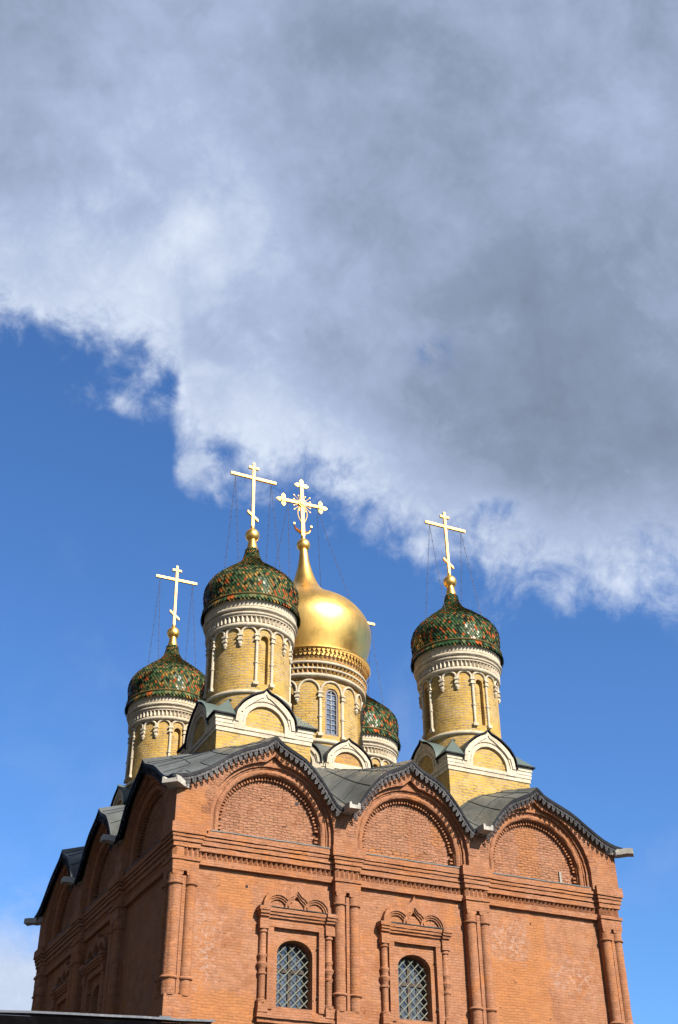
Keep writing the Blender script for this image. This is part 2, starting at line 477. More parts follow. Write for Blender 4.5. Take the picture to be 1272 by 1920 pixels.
class MB:
    """mesh builder in local coordinates (s along, o outward, z up); box-mapped UVs in metres"""
    def __init__(s, fr=ident):
        s.fr = fr
        s.v, s.f, s.uv, s.mi, s.col = [], [], [], [], []

    def face(s, pts, uv=None, mi=0, col=None):
        if uv is None:
            a, b_, c = Vector(pts[0]), Vector(pts[1]), Vector(pts[2])
            n = (b_ - a).cross(c - a)
            if n.length < 1e-12 and len(pts) > 3:
                n = (c - a).cross(Vector(pts[3]) - a)
            ax = max(range(3), key=lambda i: abs(n[i]))
            if ax == 1:
                uv = [(p[0], p[2]) for p in pts]
            elif ax == 0:
                uv = [(p[1], p[2]) for p in pts]
            else:
                uv = [(p[0], p[1]) for p in pts]
        i0 = len(s.v)
        s.v.extend(pts)
        s.f.append(tuple(range(i0, i0 + len(pts))))
        s.uv.extend(uv)
        s.mi.append(mi)
        s.col.append(col)

    def box(s, s0, s1, o0, o1, z0, z1, mi=0, seg=None, back=True):
        n = 1 if not seg else max(1, int(round((s1 - s0) / seg)))
        for i in range(n):
            a, b_ = s0 + (s1 - s0) * i / n, s0 + (s1 - s0) * (i + 1) / n
            s.face([(a, o1, z0), (b_, o1, z0), (b_, o1, z1), (a, o1, z1)], mi=mi)
            s.face([(a, o0, z1), (b_, o0, z1), (b_, o1, z1), (a, o1, z1)], mi=mi)
            s.face([(a, o0, z0), (b_, o0, z0), (b_, o1, z0), (a, o1, z0)], mi=mi)
            if back:
                s.face([(a, o0, z0), (b_, o0, z0), (b_, o0, z1), (a, o0, z1)], mi=mi)
        for a in (s0, s1):
            s.face([(a, o0, z0), (a, o1, z0), (a, o1, z1), (a, o0, z1)], mi=mi)

    def prism(s, poly, o0, o1, mi=0, back=True):
        s.face([(p[0], o1, p[1]) for p in poly], mi=mi)
        if back:
            s.face([(p[0], o0, p[1]) for p in poly], mi=mi)
        for i in range(len(poly)):
            p, q = poly[i], poly[(i + 1) % len(poly)]
            s.face([(p[0], o0, p[1]), (q[0], o0, q[1]), (q[0], o1, q[1]), (p[0], o1, p[1])], mi=mi)

    def strip(s, A, B, o0, o1, mi=0):
        """solid between two open polylines A and B (in s,z) of the same length"""
        L = 0.0
        for i in range(len(A) - 1):
            a, b_, c, d = A[i], A[i + 1], B[i + 1], B[i]
            dl = math.hypot(b_[0] - a[0], b_[1] - a[1])
            w = math.hypot(a[0] - d[0], a[1] - d[1])
            s.face([(a[0], o1, a[1]), (b_[0], o1, b_[1]), (c[0], o1, c[1]), (d[0], o1, d[1])], uv=[(w, L), (w, L + dl), (0, L + dl), (0, L)], mi=mi)
            for p, q in ((a, b_), (c, d)):
                s.face([(p[0], o0, p[1]), (q[0], o0, q[1]), (q[0], o1, q[1]), (p[0], o1, p[1])], uv=[(0, L), (0, L + dl), (o1 - o0, L + dl), (o1 - o0, L)], mi=mi)
            L += dl
        for a, d in ((A[0], B[0]), (A[-1], B[-1])):
            s.face([(a[0], o0, a[1]), (d[0], o0, d[1]), (d[0], o1, d[1]), (a[0], o1, a[1])], mi=mi)

    def tube(s, path, r, seg=8, mi=0, flat=None):
        """round rod along a list of 3-D local points"""
        P = [Vector(p) for p in path]
        rings = []
        for i, p in enumerate(P):
            t = (P[min(i + 1, len(P) - 1)] - P[max(i - 1, 0)]).normalized()
            ref = Vector((0, 1, 0)) if abs(t.y) < 0.9 else Vector((1, 0, 0))
            a = t.cross(ref).normalized()
            b_ = t.cross(a).normalized()
            rings.append([tuple(p + a * (r * math.cos(2 * PI * k / seg)) + b_ * (r * math.sin(2 * PI * k / seg))) for k in range(seg)])
        L = 0
        for i in range(len(P) - 1):
            dl = (P[i + 1] - P[i]).length
            for k in range(seg):
                k2 = (k + 1) % seg
                s.face([rings[i][k], rings[i][k2], rings[i + 1][k2], rings[i + 1][k]], uv=[(k * r, L), (k * r + r, L), (k * r + r, L + dl), (k * r, L + dl)], mi=mi)
            L += dl
        s.face(rings[0], mi=mi)
        s.face(rings[-1][::-1], mi=mi)

    def lathe(s, prof, cx=0.0, cy=0.0, seg=24, mi=0, a0=0.0, a1=2 * PI, closed=False):
        L = 0
        prof = list(prof)
        for i in range(len(prof) - 1):
            (r0, z0), (r1, z1) = prof[i], prof[i + 1]
            dl = math.hypot(r1 - r0, z1 - z0)
            rm = max(r0, r1, 0.02)
            vert = abs(z1 - z0) > abs(r1 - r0)
            for k in range(seg):
                t0, t1 = a0 + (a1 - a0) * k / seg, a0 + (a1 - a0) * (k + 1) / seg
                pts = [(cx + r0 * math.sin(t0), cy - r0 * math.cos(t0), z0), (cx + r0 * math.sin(t1), cy - r0 * math.cos(t1), z0),
                       (cx + r1 * math.sin(t1), cy - r1 * math.cos(t1), z1), (cx + r1 * math.sin(t0), cy - r1 * math.cos(t0), z1)]
                if vert:
                    uv = [(rm * t0, z0), (rm * t1, z0), (rm * t1, z1), (rm * t0, z1)]
                else:
                    uv = [(rm * t0, L), (rm * t1, L), (rm * t1, L + dl), (rm * t0, L + dl)]
                if r0 < 1e-6:
                    pts, uv = pts[1:], uv[1:]
                elif r1 < 1e-6:
                    pts, uv = pts[:3], uv[:3]
                s.face(pts, uv=uv, mi=mi)
            L += dl

    def build(s, name, mats, parent=None, jit=0.0, smooth=None, bevel=0.0):
        me = bpy.data.meshes.new(name)
        vs = s.v
        if jit:
            vs = [(x + h3(round(x, 3), round(y, 3), round(z, 3), 1) * 2 * jit, y + h3(round(x, 3), round(y, 3), round(z, 3), 2) * 2 * jit,
                   z + h3(round(x, 3), round(y, 3), round(z, 3), 3) * 2 * jit) for x, y, z in vs]
        me.from_pydata([s.fr(*p) for p in vs], [], s.f)
        if not isinstance(mats, (list, tuple)):
            mats = [mats]
        for m in mats:
            me.materials.append(m)
        ul = me.uv_layers.new(name='UVMap')
        flat = [c for q in s.uv for c in q]
        ul.data.foreach_set('uv', flat)
        me.polygons.foreach_set('material_index', s.mi)
        if any(c is not None for c in s.col):
            ca = me.color_attributes.new('tile_colour', 'FLOAT_COLOR', 'CORNER')
            arr = []
            for f, c in zip(s.f, s.col):
                arr.extend((*(c or (0, 0, 0)), 1.0) * len(f))
            ca.data.foreach_set('color', arr)
        bm = bmesh.new()
        bm.from_mesh(me)
        bmesh.ops.remove_doubles(bm, verts=bm.verts, dist=2e-4)
        bmesh.ops.recalc_face_normals(bm, faces=bm.faces)
        bm.to_mesh(me)
        bm.free()
        if smooth:
            for p in me.polygons:
                p.use_smooth = True
            me.set_sharp_from_angle(angle=R(smooth))
        me.update()
        o = bpy.data.objects.new(name, me)
        COL.objects.link(o)
        if parent:
            o.parent = parent
        return o


def empty(name, parent=None, loc=(0, 0, 0)):
    o = bpy.data.objects.new(name, None)
    o.empty_display_size = 0.3
    COL.objects.link(o)
    o.location = loc
    if parent:
        o.parent = parent
    return o


def lerp_tbl(tbl, d):
    if d <= tbl[0][0]:
        return tbl[0][1]
    for (x0, y0), (x1, y1) in zip(tbl, tbl[1:]):
        if d <= x1:
            t = (d - x0) / (x1 - x0)
            return y0 + (y1 - y0) * t
    return tbl[-1][1]


def arc(cx, cz, r, a0=180.0, a1=0.0, n=28, ry=None):
    ry = ry or r
    return [(cx + r * math.cos(R(a0 + (a1 - a0) * i / n)), cz + ry * math.sin(R(a0 + (a1 - a0) * i / n))) for i in range(n + 1)]


def legs(path, zb):
    return [(path[0][0], zb)] + path + [(path[-1][0], zb)]


# ------------------------------------------------------------------ setting: ground
g = MB()
g.face([(-700, -700, 0), (700, -700, 0), (700, 700, 0), (-700, 700, 0)])
go = g.build('ground', M_ground)
go['kind'] = 'structure'

# ------------------------------------------------------------------ the church
church = empty('brick_church', loc=(0, 0, 0))
church['label'] = 'red brick church with yellow brick drums, four green tiled onion domes and one gold dome'
church['category'] = 'church'

GPEAK = [3.08, 8.02, 12.97]
T_IN = [(0, 17.62), (.12, 17.52), (.28, 17.39), (.45, 17.30), (.70, 17.18), (1.04, 17.02), (1.3, 16.81), (1.51, 16.59), (1.7, 16.37), (1.89, 16.11), (2.05, 15.88), (2.2, 15.72), (2.47, 15.62)]
T_OUT = [(0, 17.62), (.12, 17.52), (.28, 17.38), (.45, 17.29), (.9, 17.10), (1.3, 16.92), (1.6, 16.74), (1.85, 16.56), (2.1, 16.39), (2.35, 16.23), (2.6, 16.09), (2.85, 15.99), (3.1, 15.92), (3.5, 15.88)]


def zc(s, front=True):
    """height of the roof edge along one side of the church"""
    lift = 0.0
    if front:
        k = min(range(3), key=lambda q: abs(s - GPEAK[q]))
        lift = (.10, .14, -.03)[k] * min(1.0, max(0.0, 1 - (abs(s - GPEAK[k]) - .9) / 1.3))
    return zc0(s) + lift


def zc0(s):
    if s < GPEAK[0]:
        return lerp_tbl(T_OUT, GPEAK[0] - s)
    if s > GPEAK[2]:
        return lerp_tbl(T_OUT, s - GPEAK[2])
    return lerp_tbl(T_IN, min(abs(s - p) for p in GPEAK))


ARC_C = [3.13, 8.05, 12.95]    # arch centres
ARC_Z = 14.83
PIL = [(0.0, 0.80), (5.29, 6.13), (9.96, 10.80), (15.25, 16.05)]
WINS = {fr_front: [4.07, 8.10], fr_left: [8.0, 11.98]}
WALL_O = -0.30

# --- brick body: one continuous shell with the window openings cut out
OPW, OPB, OPS, OPRY = 0.575, 9.62, 11.12, 0.42


def wall_side(mb, fr, holes):
    mb.fr = ident
    zt = 14.5

    def F(pts):
        mb.face([fr(*p) for p in pts], uv=[(p[0], p[2]) for p in pts])
    xs = [-WALL_O]
    for c in holes:
        xs += [c - 0.9, c + 0.9]
    xs.append(WID + WALL_O)
    o = WALL_O
    for i in range(0, len(xs), 2):
        F([(xs[i], o, 0), (xs[i + 1], o, 0), (xs[i + 1], o, zt), (xs[i], o, zt)])
    for c in holes:
        l, r_ = c - 0.9, c + 0.9
        F([(l, o, 0), (r_, o, 0), (r_, o, OPB), (l, o, OPB)])
        F([(l, o, OPB), (c - OPW, o, OPB), (c - OPW, o, OPS), (l, o, OPS)])
        F([(r_, o, OPB), (c + OPW, o, OPB), (c + OPW, o, OPS), (r_, o, OPS)])
        ap = arc(c, OPS, OPW, 180, 0, 20, OPRY)
        for a, b_ in zip(ap, ap[1:]):
            F([(a[0], o, a[1]), (b_[0], o, b_[1]), (b_[0], o, zt), (a[0], o, zt)])
        F([(l, o, OPS), (c - OPW, o, OPS), (c - OPW, o, zt), (l, o, zt)])
        F([(r_, o, OPS), (c + OPW, o, OPS), (c + OPW, o, zt), (r_, o, zt)])
        rim = [(c - OPW, OPB)] + ap + [(c + OPW, OPB)]
        for a, b_ in zip(rim, rim[1:] + rim[:1]):
            pts = [(a[0], o, a[1]), (b_[0], o, b_[1]), (b_[0], o - 0.45, b_[1]), (a[0], o - 0.45, a[1])]
            mb.face([fr(*p) for p in pts], uv=[(p[1], p[0] + p[2]) for p in pts])


mb = MB()
for fr in (fr_front, fr_left, fr_right, fr_back):
    wall_side(mb, fr, WINS.get(fr, []))
wall = mb.build('wall', M_red, church)

# --- per side: plinth piers, cornice, gables
TEETH = 0.165


def saw(mb, s0, s1, ob, ot, z0, z1):
    n = max(2, int(round((s1 - s0) / TEETH)))
    w = (s1 - s0) / n
    for i in range(n):
        a = s0 + i * w
        j = h3(a, z0, ob, 5) * 0.012
        tip = (a + w * 0.5 + j, ot + j)
        A, B = (a + w * 0.04, ob), (a + w * 0.96, ob)
        zt = z1 - 0.004
        mb.face([(A[0], A[1], z0), (tip[0], tip[1], z0), (tip[0], tip[1], zt), (A[0], A[1], zt)])
        mb.face([(B[0], B[1], z0), (tip[0], tip[1], z0), (tip[0], tip[1], zt), (B[0], B[1], zt)])
        mb.face([(A[0], A[1], zt), (tip[0], tip[1], zt), (B[0], B[1], zt)])
        mb.face([(A[0], A[1], z0), (tip[0], tip[1], z0), (B[0], B[1], z0)])


def make_pilaster(fr, i, cols=True):
    s0, s1 = PIL[i]
    mb = MB(fr)
    e = 0.0
    # plinth below the columns, backing pier, capital block, moulded top
    mb.box(s0, s1, WALL_O - 0.02, 0.0, 0, 9.62, seg=0.4)
    mb.box(s0 + .02, s1 - .02, WALL_O - 0.02, -0.16, 9.62, 13.0, seg=0.4)
    mid = (s0 + s1) / 2
    mb.box(mid - .055, mid + .055, -0.17, -0.045, 9.62, 12.95)
    mb.box(s0 - .01, s1 + .01, WALL_O - 0.02, 0.005, 13.08, 13.40, seg=0.28)
    for a in (s0 + .015, mid + .05):
        mb.prism([(a, 13.0), (a + .03, 12.96), (a + .30, 12.96), (a + .335, 13.0), (a + .335, 13.081), (a, 13.081)], WALL_O, 0.0)
    for z0, z1, o in ((13.40, 13.50, .05), (13.50, 13.79, -.07), (13.79, 13.91, .03), (13.91, 13.935, -.04), (13.935, 14.045, .07), (14.045, 14.07, .01), (14.07, 14.145, .10), (14.145, 14.17, .04), (14.17, 14.48, .145)):
        k = max(0.0, o)
        mb.box(s0 - k, s1 + k, WALL_O - .02, o, z0, z1, seg=0.27)
    saw(mb, s0, s1, -.07, .01, 13.51, 13.78)
    p = mb.build('pilaster', M_redtrim, church, jit=0.007)
    if cols:
        for c, r_ in ((s0 + .175, .178), (s1 - .175, .172)):
            cb = MB(fr)
            prof = [(r_, 9.6), (r_ * 1.02, 10.02), (r_ * 1.27, 10.04), (r_ * 1.33, 10.07), (r_ * 1.2, 10.11), (r_ * .98, 10.13)]
            prof += [(r_ * (0.98 + 0.02 * math.sin(k * 1.7)), 10.13 + (12.68 - 10.13) * k / 14) for k in range(1, 15)]
            prof += [(r_ * 1.25, 12.69), (r_ * 1.27, 12.72), (r_ * 1.05, 12.75), (r_ * 1.02, 13.0)]
            cb.lathe(prof, c, -.135, seg=18)
            # the lathe's "front" is -y in local axes, harmless for a full round column
            cb.build('column', M_redtrim, p, jit=0.004, smooth=40)
    return p


def make_cornice(fr, backside=False):
    mb = MB(fr)
    for (a0, a1), (b0, b1) in zip(PIL, PIL[1:]):
        s0, s1 = a1, b0
        for z0, z1, o in ((13.385, 13.57, -.16), (13.57, 13.775, -.275), (13.775, 13.93, -.145), (13.93, 13.955, -.20), (13.955, 14.075, -.095), (14.075, 14.10, -.17), (14.10, 14.185, -.06), (14.185, 14.21, -.13), (14.21, 14.42, -.02)):
            mb.box(s0, s1, WALL_O - .02, o, z0, z1, seg=0.27)
        if not backside:
            saw(mb, s0 + .02, s1 - .02, -.275, -.17, 13.575, 13.77)
    return mb.build('cornice', M_redtrim, church, jit=0.007)


def gable_outline(i, n=46):
    lo = [-.055, 5.55, 10.5][i]
    hi = [5.55, 10.5, WID + .055][i]
    return lo, hi


def make_gable(fr, i, detail=True):
    """one zakomara: spandrel wall, nested arch mouldings and the recessed infill"""
    c = ARC_C[i]
    lo, hi = gable_outline(i)
    mb = MB(fr)
    ro = 2.07
    OF = 0.055
    zlow = 14.42

    def archz(s):
        d = abs(s - c)
        if d >= ro:
            return zlow
        z = ARC_Z + math.sqrt(ro * ro - d * d)
        if d < .30:
            z = max(z, ARC_Z + 2.04 + (.30 - d) * .86)
        return z
    ss = sorted(set([lo + (hi - lo) * k / 40 for k in range(41)] + [c + ro * math.sin(R(a)) for a in range(-90, 91, 3)] + [c - .3, c + .3, c, GPEAK[i]]))
    ss = [s for s in ss if lo <= s <= hi]
    for a, b_ in zip(ss, ss[1:]):
        if b_ - a < 1e-5:
            continue
        m_ = (a + b_) / 2
        if abs(m_ - c) > ro:
            za, zb = 14.35, 14.35
        else:
            za, zb = archz(a if abs(a - c) < ro else m_), archz(b_ if abs(b_ - c) < ro else m_)
            if abs(a - c) >= ro - 1e-6:
                za = zlow
            if abs(b_ - c) >= ro - 1e-6:
                zb = zlow
        ta, tb = zc(a, fr is fr_front) - .05, zc(b_, fr is fr_front) - .05
        if za < ta or zb < tb:
            mb.face([(a, OF, za), (b_, OF, zb), (b_, OF, tb), (a, OF, ta)])
        if abs(m_ - c) < ro and za > zlow:
            mb.face([(a, OF, za), (b_, OF, zb), (b_, OF - .55, zb), (a, OF - .55, za)])
    for sgn in (-1, 1):
        x = c + sgn * ro
        mb.face([(x, OF, zlow), (x, OF, ARC_Z + .12), (x, OF - .55, ARC_Z + .12), (x, OF - .55, zlow)])
        if lo < x < hi:
            mb.face([(x, WALL_O, 14.35), (x + sgn * .02, OF, 14.35), (x, OF, zlow), (x, WALL_O, zlow)])
    g_ = mb.build('gable', M_red, church, jit=0.0)
    if not detail:
        tb = MB(fr)
        tb.prism(legs(arc(c, ARC_Z, 2.06), zlow), -.6, -.42)
        tb.build('tympanum', M_redold, g_)
        return g_
    # voussoir ring set in the spandrel face, 3 mm proud
    vb = MB(fr)
    n = 46
    for k in range(n):
        a0, a1 = 180 - 180 * k / n, 180 - 180 * (k + 1) / n - .0
        g0 = .35
        if abs((a0 + a1) / 2 - 90) < 9:
            continue
        r1 = 2.37 + h3(k, i, 3, 1) * .05
        q = [(c + rr * math.cos(R(a)), ARC_Z + rr * math.sin(R(a))) for rr, a in ((ro - .002, a0 - g0), (r1, a0 - g0), (r1, a1 + g0), (ro - .002, a1 + g0))]
        if any(pz > zc(min(max(ps, lo), hi)) - .12 or ps < lo + .02 or ps > hi - .02 for ps, pz in q):
            continue
        vb.prism(q, OF - .02, OF + .004 + h3(k, i, 9, 2) * .006, back=False)
    vb.build('voussoirs', M_redold, g_, jit=0.005)
    # nested mouldings stepping inward
    rb = MB(fr)

    def ring(r0, r1, o0, o1):
        rb.strip(legs(arc(c, ARC_Z, r0, n=60), zlow), legs(arc(c, ARC_Z, r1, n=60), zlow), o0, o1)
    ring(2.075, 1.965, -.6, -.085)
    ring(1.97, 1.90, -.6, -.16)
    # keel tip filled in behind the outer edge
    rb.prism([(c - .31, ARC_Z + 2.03), (c, ARC_Z + 2.30), (c + .31, ARC_Z + 2.03), (c + .31, ARC_Z + 1.96), (c - .31, ARC_Z + 1.96)], -.6, -.088)

    def roll(r, o, th):
        path = [(p[0], o, p[1]) for p in legs(arc(c, ARC_Z, r, n=60), zlow)]
        rb.tube(path, th, 10)
    roll(1.805, -.225, .095)
    ring(1.905, 1.70, -.6, -.25)
    mo = rb.build('arch_moulding', M_redtrim, g_, jit=0.008, smooth=30)
    db = MB(fr)
    nd = 46
    for k in range(nd):
        a = 176 - 172 * (k + .5) / nd
        w = .95
        q = [(c + rr * math.cos(R(aa)), ARC_Z + rr * math.sin(R(aa))) for rr, aa in ((1.70, a + w), (1.585, a + w), (1.585, a - w), (1.70, a - w))]
        db.prism(q, -.6, -.315 + h3(k, i, 4, 7) * .04, back=False)
    for k in range(3):
        for sg in (-1, 1):
            z = 14.48 + k * .125
            db.box(min(c + sg * 1.70, c + sg * 1.57), max(c + sg * 1.70, c + sg * 1.57), -.6, -.315, z, z + .06, back=False)
    db.build('dentils', M_redtrim, g_, jit=0.008)
    tb = MB(fr)
    tp = legs(arc(c, ARC_Z, 1.71, n=40), zlow)
    xs = [q[0] for q in tp]
    tb.prism(tp, -.7, -.43, back=False)
    tb.build('tympanum', M_redold, g_)
    sb = MB(fr)
    x0, x1 = c - 2.02, c + 1.98
    nn = 16
    for k in range(nn):
        a, b_ = x0 + (x1 - x0) * k / nn, x0 + (x1 - x0) * (k + 1) / nn
        ja, jb = h3(k, i, 1, 3) * .012, h3(k + 1, i, 1, 3) * .012
        sb.face([(a, -.45, 14.475), (b_, -.45, 14.475), (b_, .0, 14.425 + jb), (a, .0, 14.425 + ja)])
        sb.face([(a, .0, 14.425 + ja), (b_, .0, 14.425 + jb), (b_, .0, 14.395 + jb), (a, .0, 14.395 + ja)])
    sb.build('ledge_flashing', M_seam if fr is fr_left else M_roof, g_)
    return g_


SIDES = ((fr_front, True), (fr_left, True), (fr_right, False), (fr_back, False))
for fr, det in SIDES:
    for i in range(4):
        if det or i in (1, 2):
            make_pilaster(fr, i, det)
    make_cornice(fr, not det)
    for i in range(3):
        make_gable(fr, i, det)

# small put-log holes and scars in the brickwork, as black plugs painted with a recess's shade
for box_ in ((4.07, 4.19, -.44, -.426, 15.80, 15.90), (2.42, 2.50, -.31, -.296, 12.92, 13.0), (9.03, 9.09, -.31, -.296, 10.2, 10.28)):
    hb = MB(fr_front)
    hb.box(*box_)
    hb.build('putlog_shade_plug', M_black, church)
pb = MB(fr_front)
pb.box(14.0, 14.07, -.44, -.37, 14.47, 14.95)
pb.build('broken_post', M_concrete, church, jit=.01)

# --- roof sheet: gable curves carried inward and upward
OV = 0.30
RK = 0.30
rb = MB()
N = 150


def roof_h(x, y):
    d = min(x + OV, y + OV, WID + OV - x, WID + OV - y)
    side = [x, y, WID - x, WID - y]
    k = side.index(min(side))
    t = y if k in (0, 2) else x
    b_ = min(1.0, max(0.0, d / 5.0))
    b_ = b_ * b_ * (3 - 2 * b_) * .55 + b_ * .45
    return zc(t, k == 1) * (1 - b_) + 17.62 * b_ + RK * min(d, 5.0)


gx = [-OV + (WID + 2 * OV) * k / N for k in range(N + 1)]
for pk in GPEAK:
    j = min(range(N + 1), key=lambda q: abs(gx[q] - pk))
    gx[j] = pk
H = [[roof_h(x, y) for y in gx] for x in gx]
for i in range(N):
    for j in range(N):
        if 5.6 < gx[i] < WID - 5.7 and 5.6 < gx[j] < WID - 5.7:
            continue
        q = [(i, j), (i + 1, j), (i + 1, j + 1), (i, j + 1)]
        rb.face([plan(gx[a], gx[b_], H[a][b_]) for a, b_ in q])
        if min(i, j, N - 1 - i, N - 1 - j) < 5:
            rb.face([plan(gx[a], gx[b_], H[a][b_] - .12) for a, b_ in q], mi=1)
for k in range(N):
    for a, b_ in (((k, 0), (k + 1, 0)), ((k, N), (k + 1, N)), ((0, k), (0, k + 1)), ((N, k), (N, k + 1))):
        p, q = plan(gx[a[0]], gx[a[1]], H[a[0]][a[1]]), plan(gx[b_[0]], gx[b_[1]], H[b_[0]][b_[1]])
        rb.face([p, q, (q[0], q[1], q[2] - .12), (p[0], p[1], p[2] - .12)], mi=1)
roof = rb.build('roof', [M_roof, M_black], church, smooth=35)
# standing seams running up the slopes
sm = MB()
for side in range(4):
    for t0 in [k * .62 + .25 for k in range(26)]:
        pth = []
        for k in range(9):
            d = .06 + k * .42
            xy = {0: (t0, -OV + d), 1: (-OV + d, t0), 2: (t0, WID + OV - d), 3: (WID + OV - d, t0)}[side]
            ed = min(xy[0] + OV, xy[1] + OV, WID + OV - xy[0], WID + OV - xy[1])
            if abs(ed - d) > .01:
                break
            x_, y_ = xy
            pth.append(plan(x_, y_, roof_h(x_, y_) + .006))
        if len(pth) > 1:
            sm.tube(pth, .016, 4)
for fr_i, (fx) in enumerate((0, 1)):
    for d in (.95, 1.9, 2.9):
        for p0, p1 in ((.9, 5.2), (5.9, 10.2), (10.9, 15.2)):
            pth = []
            for k in range(25):
                t = p0 + (p1 - p0) * k / 24
                x_, y_ = ((t, -OV + d) if fx == 0 else (-OV + d, t))
                if min(x_ + OV, y_ + OV, WID + OV - x_, WID + OV - y_) >= d - .01:
                    pth.append(plan(x_, y_, roof_h(x_, y_) + .004))
            if len(pth) > 2:
                sm.tube(pth, .014, 4)
sm.build('standing_seam', M_seam, roof)


# --- lace valance hanging under each gable edge
def lace_cell(x, v):
    """x: 0 centre .. 1 edge of a unit, v: 0 top .. 1 bottom; True where there is metal"""
    if v < .24:
        return True
    if (x - 1) ** 2 * .11 + (v - .50) ** 2 < .0200:
        return False
    if x * x * .095 + (v - .42) ** 2 < .0040:
        return False
    if x * x * .095 + (v - .74) ** 2 < .0028:
        return False
    if v < .62:
        return not (abs(v - (.30 + .22 * abs(x - .5))) < .022 and .2 < x < .8)
    return x < max(.10, .80 - (v - .62) * 1.9)


def make_valance(fr, i, detail=True):
    mb = MB(fr)
    lo, hi = [(-.10, 5.38), (5.72, 10.32), (10.66, WID + .10)][i]
    n = 200
    raw = [(lo + (hi - lo) * k / n) for k in range(n + 1)]
    raw = sorted(raw + [GPEAK[i]])
    P = [(s, zc(s, fr is fr_front) - .10) for s in raw]
    L = [0.0]
    for a, b_ in zip(P, P[1:]):
        L.append(L[-1] + math.hypot(b_[0] - a[0], b_[1] - a[1]))
    tot = L[-1]

    def at(u):
        u = min(max(u, 0), tot)
        lo_, hi_ = 0, len(L) - 1
        while hi_ - lo_ > 1:
            m_ = (lo_ + hi_) // 2
            if L[m_] <= u:
                lo_ = m_
            else:
                hi_ = m_
        t = (u - L[lo_]) / max(1e-9, L[hi_] - L[lo_])
        return (P[lo_][0] + (P[hi_][0] - P[lo_][0]) * t, P[lo_][1] + (P[hi_][1] - P[lo_][1]) * t)
    unit = .195
    nu = max(1, int(round(tot / unit)))
    unit = tot / nu
    hgt = .27
    cu_, cv = (12, 22) if detail else (4, 6)
    O = OV - .035
    du = unit / cu_
    for k in range(nu * cu_):
        u0, u1 = k * du, (k + 1) * du
        p0, p1 = at(u0), at(u1)
        q0, q1 = at(u0 - .18), at(u0 + .18)
        tx, tz = q1[0] - q0[0], q1[1] - q0[1]
        l_ = math.hypot(tx, tz)
        nx, nz = tz / l_ * .55, -tx / l_
        l_ = math.hypot(nx, nz)
        nx, nz = nx / l_, nz / l_
        x = abs(((k + .5) / cu_) % 1 - .5) * 2
        run = None
        cells = [lace_cell(x, (j + .5) / cv) for j in range(cv)] + [False]
        for j, c_ in enumerate(cells):
            if c_ and run is None:
                run = j
            if not c_ and run is not None:
                v0, v1 = run / cv * hgt, j / cv * hgt
                mb.face([(p0[0] + nx * v0, O, p0[1] + nz * v0), (p1[0] + nx * v0, O, p1[1] + nz * v0),
                         (p1[0] + nx * v1, O, p1[1] + nz * v1), (p0[0] + nx * v1, O, p0[1] + nz * v1)])
                run = None
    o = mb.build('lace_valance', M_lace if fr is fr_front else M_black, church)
    md = o.modifiers.new('thickness', 'SOLIDIFY')
    md.thickness = .012
    return o


for fr, det in SIDES[:2]:
    for i in range(3):
        make_valance(fr, i, det)


# --- stone water spouts in the valleys
def make_spout(pos, ang, length=.95, w=.34):
    mb = MB()
    h = .20
    prof = [(-w / 2, 0), (w / 2, 0), (w / 2, h), (w / 2 - .06, h + .02), (w / 2 - .10, h - .07), (-w / 2 + .10, h - .07), (-w / 2 + .06, h + .02), (-w / 2, h)]
    n = 5
    ca, sa = math.cos(ang), math.sin(ang)

    def P(t, q):
        x, z = q
        y = -.35 + (length + .35) * t
        dz_ = -.05 * t + (.02 * math.sin(t * 9))
        k = 1 - .06 * t
        return (x * k * ca + y * sa, x * k * -sa + y * ca, z * k + dz_)
    for i in range(n):
        t0, t1 = i / n, (i + 1) / n
        for a, b_ in zip(prof, prof[1:] + prof[:1]):
            mb.face([P(t0, a), P(t0, b_), P(t1, b_), P(t1, a)])
    mb.face([P(1, q) for q in prof])
    mb.face([P(0, q) for q in prof])
    o = mb.build('water_spout', M_concrete, church, jit=.008)
    o.location = pos
    return o


make_spout(plan(5.63, 0, 15.58), PI, .74, .40)
make_spout(plan(10.56, 0, 15.60), PI, .72, .40)
make_spout(plan(0.03, 0.03, 15.58), -PI * .75, .62, .56)
make_spout(plan(WID - .03, 0.0, 15.66), PI * .72, .78, .40)
make_spout(plan(0, 5.60, 15.62), -PI / 2, .72)
make_spout(plan(0, 10.55, 15.62), -PI / 2, .72)
make_spout(plan(0, WID, 15.62), -PI * .3, .72, .40)


